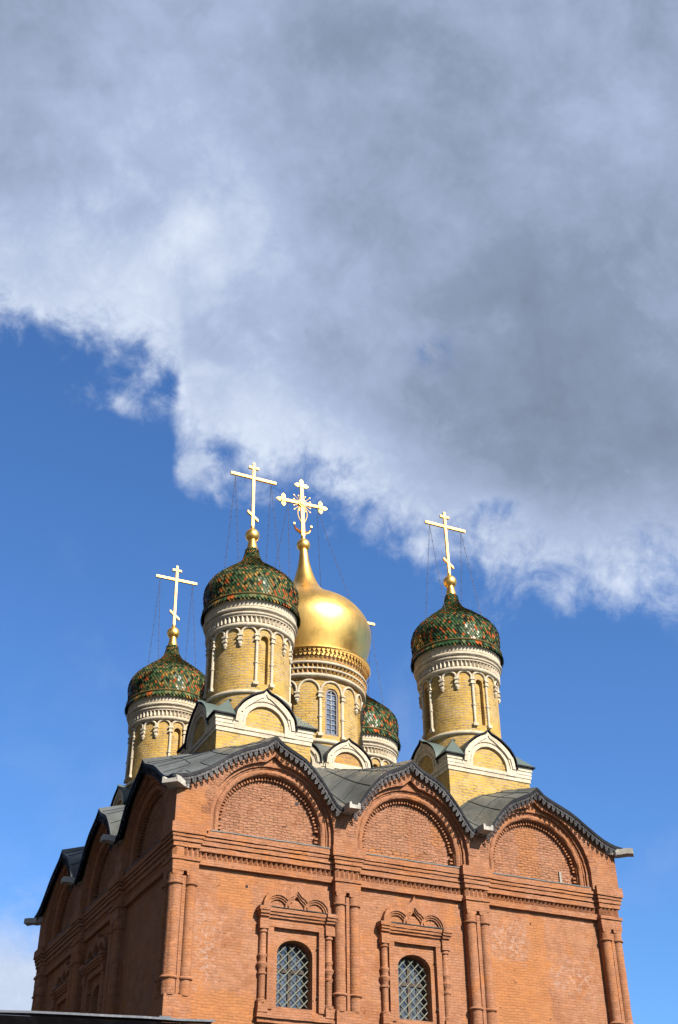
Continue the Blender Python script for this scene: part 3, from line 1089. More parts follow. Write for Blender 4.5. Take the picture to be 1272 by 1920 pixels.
# --- windows with their carved surrounds
def make_window(fr, c, tall):
    win = MB(fr)
    zt = OPS + OPRY
    # timber frame
    o = WALL_O - .40
    win.box(c - OPW, c + OPW, o - .05, o, OPB, OPB + .07)
    win.box(c - .05, c + .05, o - .05, o + .02, OPB + .07, zt - .02)
    win.box(c - OPW, c + OPW, o - .05, o + .015, 10.68, 10.79)
    win.strip(legs(arc(c, OPS, OPW, n=16, ry=OPRY), OPB), legs(arc(c, OPS, OPW - .09, n=16, ry=OPRY - .09), OPB), o - .05, o + .005)
    for a in (-1, 1):
        win.box(c + a * .27 - .014, c + a * .27 + .014, o - .045, o - .012, OPB + .07, 10.68)
        win.box(c + a * .27 - .014, c + a * .27 + .014, o - .045, o - .012, 10.79, zt - .06)
    w = win.build('window', M_wood, church)
    gl = MB(fr)
    gl.prism([(c - OPW, OPB)] + arc(c, OPS, OPW, n=16, ry=OPRY) + [(c + OPW, OPB)], o - .06, o - .035)
    gl.build('pane', M_glass, w)
    # lattice grille
    gr = MB(fr)
    og = WALL_O - .22
    step = .275
    slope = 1.0
    lo_, hi_ = c - OPW + .015, c + OPW - .03

    def zmax(s):
        d = min(1, abs(s - c) / OPW)
        return OPS + OPRY * math.sqrt(max(0, 1 - d * d)) - .10
    for sg in (-1, 1):
        for k in range(-6, 14):
            seg_ = []
            base = OPB + .06 + k * step
            for q in range(0, 41):
                s_ = lo_ + (hi_ - lo_) * q / 40
                z_ = base + sg * slope * (s_ - c)
                if OPB + .01 < z_ < zmax(s_):
                    seg_.append((s_, og + .012 * sg, z_))
            if len(seg_) > 1:
                gr.tube([seg_[0], seg_[-1]], .0155, 4)
    gr.build('grille', M_grille, w)
    # brick surround
    sr = MB(fr)
    so = WALL_O
    for sg in (-1, 1):
        x0, x1 = sorted((c + sg * .74, c + sg * .93))
        sr.box(x0, x1, so - .02, so + .13, 9.52, 11.98, seg=None)
        x0, x1 = sorted((c + sg * .74, c + sg * .79))
        sr.box(x0, x1, so - .02, so + .09, 9.52, 11.86)
        # pedestal and block under the cornice
        x0, x1 = sorted((c + sg * .92, c + sg * 1.22))
        sr.box(x0, x1, so - .02, so + .20, 9.40, 9.66, seg=.15)
        sr.box(x0, x1, so - .02, so + .22, 11.74, 12.0, seg=.15)
    sr.box(c - .93, c + .93, so - .02, so + .14, 11.83, 11.985, seg=.26)
    for z0, z1, o_, e in ((11.985, 12.09, .10, 1.18), (12.09, 12.17, .17, 1.20), (12.17, 12.25, .22, 1.23), (12.25, 12.365, .26, 1.26)):
        sr.box(c - e, c + e, so - .02, so + o_, z0, z1, seg=.26)
        for sg in (-1, 1):
            x0, x1 = sorted((c + sg * .93, c + sg * (e + .02)))
            sr.box(x0, x1, so - .02, so + o_ + .07, z0 + .003, z1 - .003)
    # sill mouldings
    for z0, z1, o_, e in ((9.43, 9.52, .08, 1.18), (9.33, 9.43, .17, 1.22), (9.26, 9.33, .22, 1.25), (9.14, 9.26, .14, 1.2), (8.98, 9.14, .06, 1.15)):
        sr.box(c - e, c + e, so - .02, so + o_, z0, z1, seg=.26)
    ms = sr.build('window_surround', M_redtrim, w, jit=.008)
    # colonnettes
    for sg in (-1, 1):
        cl = MB(fr)
        r_ = .105
        prof = [(r_ * 1.45, 9.66), (r_ * 1.5, 9.74), (r_ * .95, 9.77), (r_, 10.42), (r_ * 1.3, 10.45), (r_ * 1.32, 10.50), (r_ * 1.0, 10.53), (r_ * 1.05, 10.62), (r_ * 1.55, 10.70), (r_ * 1.58, 10.75), (r_ * 1.1, 10.80),
                (r_ * 1.08, 10.92), (r_ * 1.32, 10.96), (r_ * 1.32, 11.01), (r_ * 1.0, 11.05), (r_, 11.5), (r_ * .95, 11.62), (r_ * 1.3, 11.65), (r_ * 1.3, 11.72), (r_, 11.76)]
        cl.lathe(prof, c + sg * 1.07, so + .06, seg=14)
        cl.build('colonnette', M_redtrim, w, jit=.006, smooth=40)
    # three-lobed pediment with a pointed middle
    pd = MB(fr)
    zb = 12.37
    tipz = tall
    out = [(-1.12, zb), (-1.10, zb + .19), (-1.03, zb + .35), (-.92, zb + .47), (-.78, zb + .55), (-.62, zb + .57), (-.46, zb + .58), (-.34, zb + .60), (-.20, zb + .67), (-.09, zb + .76), (0, tipz),
           (.09, zb + .76), (.20, zb + .67), (.34, zb + .60), (.46, zb + .58), (.62, zb + .57), (.78, zb + .55), (.92, zb + .47), (1.03, zb + .35), (1.10, zb + .19), (1.12, zb)]
    def lobez(x):
        best = zb
        for cx_, rr, kz in ((-.62, .40, 1.0), (0, .40, 1.12), (.62, .40, 1.0)):
            d = abs(x - cx_)
            if d < rr:
                best = max(best, zb + kz * math.sqrt(rr * rr - d * d) + (max(0.0, .13 - d) * 1.0 if cx_ == 0 else 0))
        return best

    def outz(x):
        return lerp_tbl(out, x)
    xs = [-1.12 + 2.24 * k / 112 for k in range(113)]
    A = [(c + x, outz(x)) for x in xs]
    B = [(c + x, min(lobez(x), outz(x) - .004)) for x in xs]
    pd.strip(A, B, so - .02, so + .19)
    for cx_, rr, kz in ((-.62, .40, 1.0), (0, .40, 1.12), (.62, .40, 1.0)):
        def ogee(r_, cx_=cx_, kz=kz):
            pts = arc(c + cx_, zb, r_, n=28, ry=r_ * kz)
            if cx_ == 0:
                pts = [(x, z + max(0.0, .13 - abs(x - c)) * 1.0) for x, z in pts]
            return pts
        for r0, r1, o_ in ((rr + .005, rr - .055, .15), (rr - .055, rr - .11, .11)):
            pd.strip(ogee(r0), ogee(r1), so - .02, so + o_)
        pd.prism(arc(c + cx_, zb, rr - .11, n=18, ry=(rr - .11) * kz), so - .02, so + .055, back=False)
    pd.build('pediment', M_redtrim, w, jit=.004)
    fl = MB(fr)
    fl.box(c - 1.28, c + 1.30, so - .02, so + .29, 12.366, 12.384, seg=.3)
    fl.build('ledge_strip', M_seam, w, jit=.006)
    # iron shutter pins
    for z_ in (9.95, 11.35):
        sp = MB(fr)
        sp.box(c + .70, c + .735, so - .01, so + .10, z_, z_ + .03)
        sp.build('shutter_pin', M_seam, w)
    return w


make_window(fr_front, 4.07, 13.20)
make_window(fr_front, 8.10, 13.30)
make_window(fr_left, 8.0, 13.22)
make_window(fr_left, 11.98, 13.22)

# ------------------------------------------------------------------ towers
KOK = [(0, 1.41), (.05, 1.345), (.11, 1.285), (.18, 1.245), (.30, 1.20), (.456, 1.13), (.60, 1.04), (.73, .93), (.86, .82), (.97, .69), (1.06, .54), (1.12, .40), (1.16, .20), (1.17, 0)]


def kz(d):
    return lerp_tbl(KOK, abs(d))


def kok_curve(n=24, k=1.0, shrink=0.0):
    ds = [1.17, 1.165, 1.14, 1.10, 1.03, .95, .84, .70, .55, .38, .24, .15, .08, 0]
    left = []
    for d in ds:
        left.append((-(d - shrink * (1 if d > .5 else d / .5)) * 1.0, max(0.0, kz(d) - shrink * (1.15 if d < .2 else 1.0 - .75 * (d > 1.05)))))
    rt = [(-x, z) for x, z in left[:-1]][::-1]
    return left + rt


def make_kokoshnik(depth, infill):
    """small ogee gable facing -y, its foot at z=0; slots: white, infill brick, metal, black edge"""
    mb = MB(lambda s, o, z: (s, -o, z))
    C0 = kok_curve()
    C1 = kok_curve(shrink=.075)
    C2 = kok_curve(shrink=.20)
    # metal hood: curved sheet
    for a, b_, c_, d_ in zip(C0, C0[1:], C1[1:], C1):
        # thin black front edge, green top
        e0, e1 = (a[0] * .985, max(0, a[1] - .055)), (b_[0] * .985, max(0, b_[1] - .055))
        mb.face([(a[0], .13, a[1]), (b_[0], .13, b_[1]), (e1[0], .13, e1[1]), (e0[0], .13, e0[1])], mi=3)
        mb.face([(a[0], .13, a[1]), (b_[0], .13, b_[1]), (b_[0], -depth, b_[1]), (a[0], -depth, a[1])], mi=2)
        mb.face([(e0[0], .13, e0[1]), (e1[0], .13, e1[1]), (e1[0], -.05, e1[1]), (e0[0], -.05, e0[1])], mi=3)
    mb.strip(C1, C2, -.3, .07, mi=0)
    n = 30
    # match point counts for the inner rings
    def rs(r_):
        return [(r_ * math.cos(PI - PI * k / n), r_ * math.sin(PI - PI * k / n)) for k in range(n + 1)]

    def kinner():
        # sample C2 at the same count by arclength
        L = [0]
        for a, b_ in zip(C2, C2[1:]):
            L.append(L[-1] + math.hypot(b_[0] - a[0], b_[1] - a[1]))
        o_ = []
        for k in range(n + 1):
            u = L[-1] * k / n
            i = 0
            while i < len(L) - 2 and L[i + 1] < u:
                i += 1
            t = (u - L[i]) / max(1e-9, L[i + 1] - L[i])
            o_.append((C2[i][0] + (C2[i + 1][0] - C2[i][0]) * t, C2[i][1] + (C2[i + 1][1] - C2[i][1]) * t))
        return o_
    mb.strip(kinner(), rs(.90), -.3, .03, mi=0)
    mb.strip(rs(.905), rs(.80), -.3, -.005, mi=0)
    mb.strip(rs(.805), rs(.725), -.3, .025, mi=0)
    mb.prism(rs(.73), -.3, -.075, mi=1, back=False)
    # foot of the arch down behind the cornice
    for sg in (-1, 1):
        x0, x1 = sorted((sg * .725, sg * 1.12))
        mb.box(x0, x1, -.3, .028, -.26, .0, mi=0)
    mb.box(-.726, .726, -.3, -.078, -.26, .0, mi=1)
    return mb


def hip_roof(half, z0, rin, slope, mat_name, over=.12, gaps=(), gd=.75):
    mb = MB()
    n = 44
    e = half + over
    xs = [-e + 2 * e * k / n for k in range(n + 1)]

    def h(x, y):
        d = min(e - abs(x), e - abs(y))
        return z0 + slope * d
    for i in range(n):
        for j in range(n):
            xm, ym = (xs[i] + xs[i + 1]) / 2, (xs[j] + xs[j + 1]) / 2
            if math.hypot(xm, ym) < rin - .25:
                continue
            if any((abs(xm - c_) < w_ and e - abs(ym) < gd) or (abs(ym - c_) < w_ and e - abs(xm) < gd) for c_, w_ in gaps):
                continue
            q = [(xs[i], xs[j]), (xs[i + 1], xs[j]), (xs[i + 1], xs[j + 1]), (xs[i], xs[j + 1])]
            mb.face([(x, y, h(x, y)) for x, y in q])
    for a in range(4):
        ca, sa = [(1, 0), (0, 1), (-1, 0), (0, -1)][a]
        p = [(-e, -e), (e, -e)]
        pts = [(x * ca - y * sa, x * sa + y * ca) for x, y in p]
        runs, x0 = [], -e
        for c_, w_ in sorted(gaps):
            runs.append((x0, c_ - w_))
            x0 = c_ + w_
        runs.append((x0, e))
        for xa, xb in runs:
            q = [(xa, -e, z0), (xb, -e, z0), (xb, -e, z0 - .05), (xa, -e, z0 - .05)]
            mb.face([(x * ca - y * sa, x * sa + y * ca, z) for x, y, z in q], mi=1)
            q = [(xa, -e), (xb, -e), (xb - (.17 if xb == e else 0), -half + .05), (xa + (.17 if xa == -e else 0), -half + .05)]
            mb.face([(x * ca - y * sa, x * sa + y * ca, z0 - .05) for x, y in q], mi=1)
    return mb


def drum_mesh(rw, z0, z1, openings, depth, nseg=96):
    """cylinder wall with arched recesses: openings = (theta, half-width angle, zb, zspring)"""
    mb = MB()
    ths = [2 * PI * k / nseg - PI for k in range(nseg + 1)]
    for th, hw, zb, zs in openings:
        for k in range(-5, 6):
            ths.append(th + hw * k / 5)
    ths = sorted(set(round((t + PI) % (2 * PI) - PI, 5) for t in ths) | {round(-PI, 5), round(PI, 5)})

    def P(r_, t, z):
        return (r_ * math.sin(t), -r_ * math.cos(t), z)

    def inop(t):
        for th, hw, zb, zs in openings:
            d = (t - th + PI) % (2 * PI) - PI
            if abs(d) < hw - 1e-4:
                return th, hw, zb, zs
        return None

    def ztop(t, op):
        th, hw, zb, zs = op
        d = min(1.0, abs((t - th + PI) % (2 * PI) - PI) / hw)
        return zs + rw * hw * math.sqrt(max(0, 1 - d * d))
    for t0, t1 in zip(ths, ths[1:]):
        if t1 - t0 < 1e-4:
            continue
        op = inop((t0 + t1) / 2)

        def Q(za, zb_, r_=rw, zc_=None, zd=None):
            zc_ = zb_ if zc_ is None else zc_
            zd = za if zd is None else zd
            mb.face([P(r_, t0, za), P(r_, t1, zd), P(r_, t1, zc_), P(r_, t0, zb_)], uv=[(rw * t0, za), (rw * t1, zd), (rw * t1, zc_), (rw * t0, zb_)])
        if not op:
            Q(z0, z1)
            continue
        th, hw, zb, zs = op
        a, b_ = ztop(t0, op), ztop(t1, op)
        Q(z0, zb)
        Q(a, z1, zd=b_)
        ri = rw - depth
        Q(zb, a, ri, zc_=b_)
        mb.face([P(rw, t0, a), P(rw, t1, b_), P(ri, t1, b_), P(ri, t0, a)])
        mb.face([P(rw, t0, zb), P(rw, t1, zb), P(ri, t1, zb), P(ri, t0, zb)])
    for th, hw, zb, zs in openings:
        for sg in (-1, 1):
            t = th + sg * hw
            ri = rw - depth
            mb.face([P(rw, t, zb), P(rw, t, zs), P(ri, t, zs), P(ri, t, zb)], uv=[(0, zb), (0, zs), (depth, zs), (depth, zb)])
    return mb


def arcade(parent, angs, kinds, rw, zsp, ztop, zfoot, zpend, cr_):
    """blind arcade: 'c' = slender column to the foot, 'p' = short pendant"""
    arch = MB()

    def P(r_, t, z):
        return (r_ * math.sin(t), -r_ * math.cos(t), z)

    def cbox(mb, t, w, r0, r1, z0, z1):
        dt = w / 2 / rw
        q = [P(r0, t - dt, z0), P(r0, t + dt, z0), P(r1, t + dt, z0), P(r1, t - dt, z0)]
        p = [P(r0, t - dt, z1), P(r0, t + dt, z1), P(r1, t + dt, z1), P(r1, t - dt, z1)]
        mb.face(q)
        mb.face(p)
        for i in range(4):
            j = (i + 1) % 4
            mb.face([q[i], q[j], p[j], p[i]])
    n = len(angs)
    for i in range(n):
        t0 = angs[i]
        t1 = angs[(i + 1) % n] + (2 * PI if i == n - 1 else 0)
        tm, hw = (t0 + t1) / 2, (t1 - t0) / 2
        rise = ztop - zsp
        # arch: short straight legs then a half ellipse
        ins = cr_ / rw * .55
        path = [P(rw + .03, t0 + ins, zsp - .03)]
        for k in range(0, 15):
            a = PI - PI * k / 14
            path.append(P(rw + .03, tm + (hw - ins) * math.cos(a), zsp + .05 + (rise - .05) * math.sin(a)))
        path.append(P(rw + .03, t1 - ins, zsp - .03))
        arch.tube(path, cr_ * .80, 8)
        mb = MB()
        # capital
        cbox(mb, t0, cr_ * 3.3, rw - .02, rw + cr_ * 2.1, zsp - .075, zsp - .01)
        cbox(mb, t0, cr_ * 2.2, rw - .02, rw + cr_ * 1.5, zsp - .19, zsp - .076)
        cbox(mb, t0, cr_ * 3.1, rw - .02, rw + cr_ * 2.0, zsp - .25, zsp - .191)
        x, y = (rw + cr_ * .45) * math.sin(t0), -(rw + cr_ * .45) * math.cos(t0)
        if kinds[i] == 'c':
            zm = zfoot + (zsp - zfoot) * .44
            mb.lathe([(cr_ * 1.0, zsp - .26), (cr_ * .95, zm + .05), (cr_ * 1.4, zm + .035), (cr_ * 1.4, zm - .035), (cr_ * .95, zm - .05), (cr_ * 1.0, zfoot + .10)], x, y, 10)
            cbox(mb, t0, cr_ * 3.1, rw - .02, rw + cr_ * 2.0, zfoot, zfoot + .11)
        else:
            cbox(mb, t0, cr_ * 2.0, rw - .02, rw + cr_ * 1.4, zsp - .40, zsp - .25)
            mb.lathe([(cr_ * 1.25, zsp - .33), (cr_ * 1.6, zsp - .37), (cr_ * 1.25, zsp - .42), (cr_ * .9, zpend + .03), (cr_ * .6, zpend), (0, zpend)], x, y, 10)
        mb.build('arcade_column' if kinds[i] == 'c' else 'arcade_pendant', M_white, parent, jit=.003, smooth=40)
    arch.build('arcade_arches', M_white, parent, jit=.003, smooth=40)


def roll_prof(r_, z, a, n=6, r_in=None):
    """half-round moulding profile bulging outwards"""
    return [(r_ + a * math.sin(PI * k / n), z - a * math.cos(PI * k / n)) for k in range(n + 1)]


def saw_ring(mb, rw, rt, z0, z1, n, mi=0):
    for k in range(n):
        t0, t1 = 2 * PI * k / n, 2 * PI * (k + 1) / n
        tm = (t0 + t1) / 2
        P = lambda r_, t, z: (r_ * math.sin(t), -r_ * math.cos(t), z)
        A, B, T = (rw, t0 + .08 * (t1 - t0)), (rw, t1 - .08 * (t1 - t0)), (rt, tm)
        mb.face([P(*A, z0), P(*T, z0), P(*T, z1), P(*A, z1)], mi=mi)
        mb.face([P(*B, z0), P(*T, z0), P(*T, z1), P(*B, z1)], mi=mi)
        mb.face([P(*A, z1), P(*T, z1), P(*B, z1)], mi=mi)
        mb.face([P(*A, z0), P(*T, z0), P(*B, z0)], mi=mi)


DOME = [(1.72, 24.10), (1.735, 24.35), (1.76, 24.65), (1.785, 24.92), (1.72, 25.2), (1.55, 25.45), (1.33, 25.65), (1.16, 25.8), (.99, 25.95), (.81, 26.1), (.62, 26.25), (.46, 26.4), (.345, 26.6), (.275, 26.8), (.23, 27.12)]


def prof_at(prof, n):
    L = [0]
    for a, b_ in zip(prof, prof[1:]):
        L.append(L[-1] + math.hypot(b_[0] - a[0], b_[1] - a[1]))
    return L


def prof_eval(prof, L, u):
    i = 0
    while i < len(L) - 2 and L[i + 1] < u:
        i += 1
    t = (u - L[i]) / max(1e-9, L[i + 1] - L[i])
    a, b_ = prof[i], prof[i + 1]
    return a[0] + (b_[0] - a[0]) * t, a[1] + (b_[1] - a[1]) * t


def smooth_prof(prof, it=2):
    for _ in range(it):
        o_ = [prof[0]]
        for a, b_ in zip(prof, prof[1:]):
            o_ += [(a[0] * .75 + b_[0] * .25, a[1] * .75 + b_[1] * .25), (a[0] * .25 + b_[0] * .75, a[1] * .25 + b_[1] * .75)]
        o_.append(prof[-1])
        prof = o_
    return prof


PALETTE = {
    'mixed': [((.036, .098, .050), 24), ((.062, .145, .074), 22), ((.15, .205, .100), 18), ((.018, .030, .023), 14), ((.38, .120, .038), 9), ((.33, .245, .075), 11), ((.18, .18, .07), 9)],
    'green': [((.030, .098, .050), 31), ((.056, .150, .075), 24), ((.13, .20, .100), 15), ((.018, .034, .025), 15), ((.42, .130, .034), 11), ((.26, .19, .06), 5), ((.20, .07, .04), 3)],
}


def tile_dome(pal, seed):
    rng = random.Random(seed)
    cols = [c for c, w in PALETTE[pal] for _ in range(w)]
    mb = MB()
    prof = smooth_prof(DOME, 2)
    L = prof_at(prof, 0)
    tot = L[-1]
    NT_ = 88
    mb.lathe([(r_ - .03, z) for r_, z in prof], 0, 0, 48)
    for k in range(48 * (len(prof) - 1)):
        pass
    mb.col = [(.012, .02, .014)] * len(mb.f)

    def tile(th, u, w, ln, tw, lift):
        """shield-shaped tile hung at profile length u, pointing down the slope"""
        r0, z0 = prof_eval(prof, L, min(tot, u))
        r1, z1 = prof_eval(prof, L, max(0, u - ln))
        tx, tz = r1 - r0, z1 - z0
        l_ = math.hypot(tx, tz) or 1
        tx, tz = tx / l_, tz / l_
        nx, nz = -tz, tx           # outward normal of the profile
        if u - ln < 0:
            r1, z1 = r0 + tx * ln, z0 + tz * ln

        def P(a, d, up):
            rr, zz = r0 + tx * d * ln + nx * up, z0 + tz * d * ln + nz * up
            t = th + a * w / max(.12, rr)
            return (rr * math.sin(t), -rr * math.cos(t), zz)
        a = tw
        k1, k2 = rng.uniform(-.008, .008), rng.uniform(-.007, .007)
        top = [P(-.5 + a, .0, .004 + k1), P(.5 + a, .0, .004 - k1), P(.5 + a * .4, .62, lift * .75 - k1 + k2), (P(0 - a * .3, 1.0, lift + k2)), P(-.5 + a * .4, .62, lift * .75 + k1 + k2)]
        low = [P(.5 + a * .4, .62, lift * .75 - .026), P(0 - a * .3, 1.0, lift - .026), P(-.5 + a * .4, .62, lift * .75 - .026)]
        c = rng.choice(cols)
        j = rng.uniform(.82, 1.18)
        c = tuple(x * j for x in c)
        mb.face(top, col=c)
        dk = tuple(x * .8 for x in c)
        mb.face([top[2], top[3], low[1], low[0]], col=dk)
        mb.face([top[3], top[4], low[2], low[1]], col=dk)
    u = .06
    row = 0
    while u < tot - .02:
        r_, z_ = prof_eval(prof, L, u)
        n_ = NT_ if r_ > .95 else (NT_ // 2 if r_ > .36 else NT_ // 4)
        w = 2 * PI * r_ / n_
        ln = max(.09, min(.22, w * 1.5))
        for k in range(n_):
            th = 2 * PI * (k + .5 * (row % 2) + rng.uniform(-.05, .05)) / n_
            tile(th, min(tot, u + ln * .62), w * .80, ln, rng.uniform(-.03, .05), .036 + rng.uniform(0, .010))
        u += max(.042, ln * .50)
        row += 1
    # rope ring and fringe of hanging tiles
    ring = MB()
    for k in range(72):
        t0, t1 = 2 * PI * k / 72, 2 * PI * (k + 1) / 72
        for q in range(6):
            a0, a1 = 2 * PI * q / 6, 2 * PI * (q + 1) / 6
            f = lambda t, a: ((1.80 + .045 * math.cos(a)) * math.sin(t), -(1.80 + .045 * math.cos(a)) * math.cos(t), 24.14 + .038 * math.sin(a))
            mb.face([f(t0, a0), f(t1, a0), f(t1, a1), f(t0, a1)], col=(.20, .20, .10))
    NF = 84
    for lay, (zt, dzf, rr0, rr1) in enumerate(((24.12, .24, 1.79, 1.90), (24.10, .29, 1.77, 1.875))):
        for k in range(NF):
            t = 2 * PI * (k + .5 * lay) / NF
            hw = PI / NF * .94
            P = lambda a, d: ((rr0 + (rr1 - rr0) * d) * math.sin(t + a * hw), -(rr0 + (rr1 - rr0) * d) * math.cos(t + a * hw), zt - dzf * d)
            c = rng.choice(cols)
            j = rng.uniform(.8, 1.3)
            c = tuple(x * j for x in c)
            mb.face([P(-1, 0), P(1, 0), P(1, .6), P(0, 1), P(-1, .6)], col=c)
    return mb


def cross_simple():
    """gilded eight-pointed cross; foot at z=0, faces -y"""
    mb = MB()
    t = .045
    w = .052
    mb.box(-w, w, -t, t, 0, 3.22)
    mb.box(-.985, .985, -t - .003, t + .003, 2.42, 2.535)
    mb.box(-.215, .215, -t - .003, t + .003, 2.93, 3.03)
    # slanted foot bar
    a = [(-.23, .20), (.23, -.20)]
    th = .055
    mb.prism([(-.23, .62 + .18 - th), (.23, .62 - .18 - th), (.23, .62 - .18 + th), (-.23, .62 + .18 + th)], -t - .003, t + .003)
    return mb


def cross_ornate():
    mb = MB()
    t = .05

    def disc(x, z, r_, d, n=12):
        mb.prism([(x + r_ * math.cos(2 * PI * k / n), z + r_ * math.sin(2 * PI * k / n)) for k in range(n)], -d, d)

    def petal(x, z, ang, r_):
        pts = []
        for k in range(12):
            a = 2 * PI * k / 12
            px, pz = r_ * math.cos(a) * 1.15 + r_, r_ * math.sin(a) * .92
            if k == 0:
                px += r_ * .35
            pts.append((x + px * math.cos(ang) - pz * math.sin(ang), z + px * math.sin(ang) + pz * math.cos(ang)))
        mb.prism(pts, -.03, .03)
    zc_ = 1.98
    mb.box(-.082, .082, -t, t, 0, 3.0)
    mb.box(-.92, .92, -t + .003, t - .003, zc_ - .07, zc_ + .07)
    for x, z, base in ((-.93, zc_, PI), (.93, zc_, 0), (0, 2.98, PI / 2)):
        disc(x, z, .125, .065)
        for da in (-PI / 2, 0, PI / 2):
            petal(x + .07 * math.cos(base + da), z + .07 * math.sin(base + da), base + da, .118)
    mb.lathe([(0, -.0), (.0, 0)], 0, 0, 3) if False else None
    disc(0, zc_, .20, .075, 18)
    disc(0, zc_, .13, .12, 16)
    # rays between the arms
    for q in range(4):
        for k, a in enumerate((-22, 0, 22)):
            ang = R(45 + 90 * q + a)
            l0, l1 = .18, .56 if k == 1 else .44
            p0 = (l0 * math.cos(ang), 0, zc_ + l0 * math.sin(ang))
            p1 = (l1 * math.cos(ang), 0, zc_ + l1 * math.sin(ang))
            mb.tube([p0, p1], .014, 5)
            disc(p1[0], p1[2], .030, .025, 8)
    # scrolls and crescent at the foot
    for sg in (-1, 1):
        mb.tube([(sg * (.07 + .16 * math.sin(R(a))), 0, 1.02 + .0045 * a - .07 * math.cos(R(a))) for a in range(0, 181, 20)], .024, 5)
    outer, inner = [], []
    for k in range(17):
        a = R(180 + 180 * k / 16)
        outer.append((.43 * math.cos(a), .72 + .40 * math.sin(a)))
        inner.append((.41 * math.cos(a), .74 + .29 * math.sin(a)))
    mb.strip(outer, inner, -.04, .04)
    for sg in (-1, 1):
        disc(sg * .42, .80, .055, .035, 10)
    return mb


def chain(mb, a, b_, sag=.10, n=16, r_=.010):
    a, b_ = Vector(a), Vector(b_)
    pts = []
    for k in range(n + 1):
        t = k / n
        p = a.lerp(b_, t)
        p.z -= sag * 4 * t * (1 - t)
        pts.append(tuple(p))
    mb.tube(pts, r_, 5)
    ln = (b_ - a).length
    m_ = int(ln / .42)
    for k in range(1, m_):
        t = k / m_
        p = a.lerp(b_, t)
        p.z -= sag * 4 * t * (1 - t)
        s_ = .028
        mb.face([(p.x - s_, p.y, p.z), (p.x, p.y - s_, p.z), (p.x, p.y, p.z + s_)])
        mb.face([(p.x + s_, p.y, p.z), (p.x, p.y - s_, p.z), (p.x, p.y, p.z + s_)])
        mb.face([(p.x - s_, p.y, p.z), (p.x, p.y + s_, p.z), (p.x, p.y, p.z + s_)])
        mb.face([(p.x + s_, p.y, p.z), (p.x, p.y + s_, p.z), (p.x, p.y, p.z + s_)])
        mb.face([(p.x - s_, p.y, p.z), (p.x, p.y - s_, p.z), (p.x, p.y, p.z - s_)])
        mb.face([(p.x + s_, p.y, p.z), (p.x, p.y - s_, p.z), (p.x, p.y, p.z - s_)])
        mb.face([(p.x - s_, p.y, p.z), (p.x, p.y + s_, p.z), (p.x, p.y, p.z - s_)])
        mb.face([(p.x + s_, p.y, p.z), (p.x, p.y + s_, p.z), (p.x, p.y, p.z - s_)])


BH = 1.72     # half side of a corner tower's base


def make_corner_tower():
    tw = empty('corner_tower', church)
    b = MB()
    b.box(-BH, BH, -BH, BH, 16.2, 18.53)
    b.box(-BH + .004, BH - .004, -BH + .004, BH - .004, 18.53, 19.08)
    b.build('base', M_yel, tw)
    c = MB()
    for h_, z0, z1 in ((BH + .035, 18.53, 18.665), (BH + .02, 18.665, 18.685), (BH + .065, 18.685, 18.80), (BH + .045, 18.80, 18.815)):
        c.box(-h_, h_, -h_, h_, z0, z1)
    for sx in (-1, 1):
        for sy in (-1, 1):
            h_ = BH + .075
            x0, x1 = sorted((sx * 1.12, sx * h_))
            y0, y1 = sorted((sy * 1.12, sy * h_))
            c.box(x0, x1, y0, y1, 18.81, 18.95)
            x0, x1 = sorted((sx * 1.12, sx * (h_ + .03)))
            y0, y1 = sorted((sy * 1.12, sy * (h_ + .03)))
            c.box(x0, x1, y0, y1, 18.95, 19.09)
    c.build('base_cornice', M_white, tw, jit=.004)
    hip_roof(BH + .08, 19.14, 1.55, 1.12, '', gaps=((0, 1.1),)).build('base_roof', [M_green, M_black], tw)
    k0 = make_kokoshnik(1.0, M_yel)
    first = None
    for q in range(4):
        if first is None:
            o = k0.build('kokoshnik', [M_white, M_yel, M_green, M_black], tw)
            first = o
        else:
            o = first.copy()
            COL.objects.link(o)
            o.parent = tw
        a = q * PI / 2
        dd = BH + .05
        o.location = (dd * math.sin(a), -dd * math.cos(a), 18.94)
        o.rotation_euler = (0, 0, a)
    rw = 1.50
    ops = [(q * PI / 2, R(5.6), 20.66, 22.42) for q in range(4)]
    drum_mesh(rw, 19.3, 22.9, ops, .16).build('drum', M_yel, tw, smooth=30)
    angs, kinds = [], []
    for q in range(4):
        for a, kd in ((-33.75, 'p'), (-11.25, 'c'), (11.25, 'c'), (33.75, 'p')):
            angs.append(R(a + 90 * q))
            kinds.append(kd)
    arcade(tw, angs, kinds, rw, 22.57, 22.86, 20.58, 22.08, .056)
    m = MB()
    prof = [(rw - .05, 20.24)] + roll_prof(rw + .02, 20.31, .075) + [(rw - .05, 20.39)]
    m.lathe(prof, 0, 0, 72)
    m.build('foot_ring', M_white, tw, smooth=35, jit=.002)
    m = MB()
    prof = [(rw - .02, 22.86)] + roll_prof(rw + .07, 22.95, .085) + [(rw + .06, 23.04), (rw + .06, 23.27), (rw + .15, 23.275), (rw + .15, 23.33)] + roll_prof(rw + .15, 23.385, .055)[1:] + \
        [(rw + .155, 23.45), (rw + .20, 23.455)] + roll_prof(rw + .19, 23.55, .075, 5) + [(rw + .19, 23.64), (rw + .21, 23.65), (rw + .22, 23.86), (rw + .24, 23.90), (rw + .10, 23.92)]
    m.lathe(prof, 0, 0, 72)
    saw_ring(m, rw + .06, rw + .155, 23.05, 23.265, 62)
    m.build('drum_cornice', M_white, tw, smooth=35, jit=.002)
    return tw


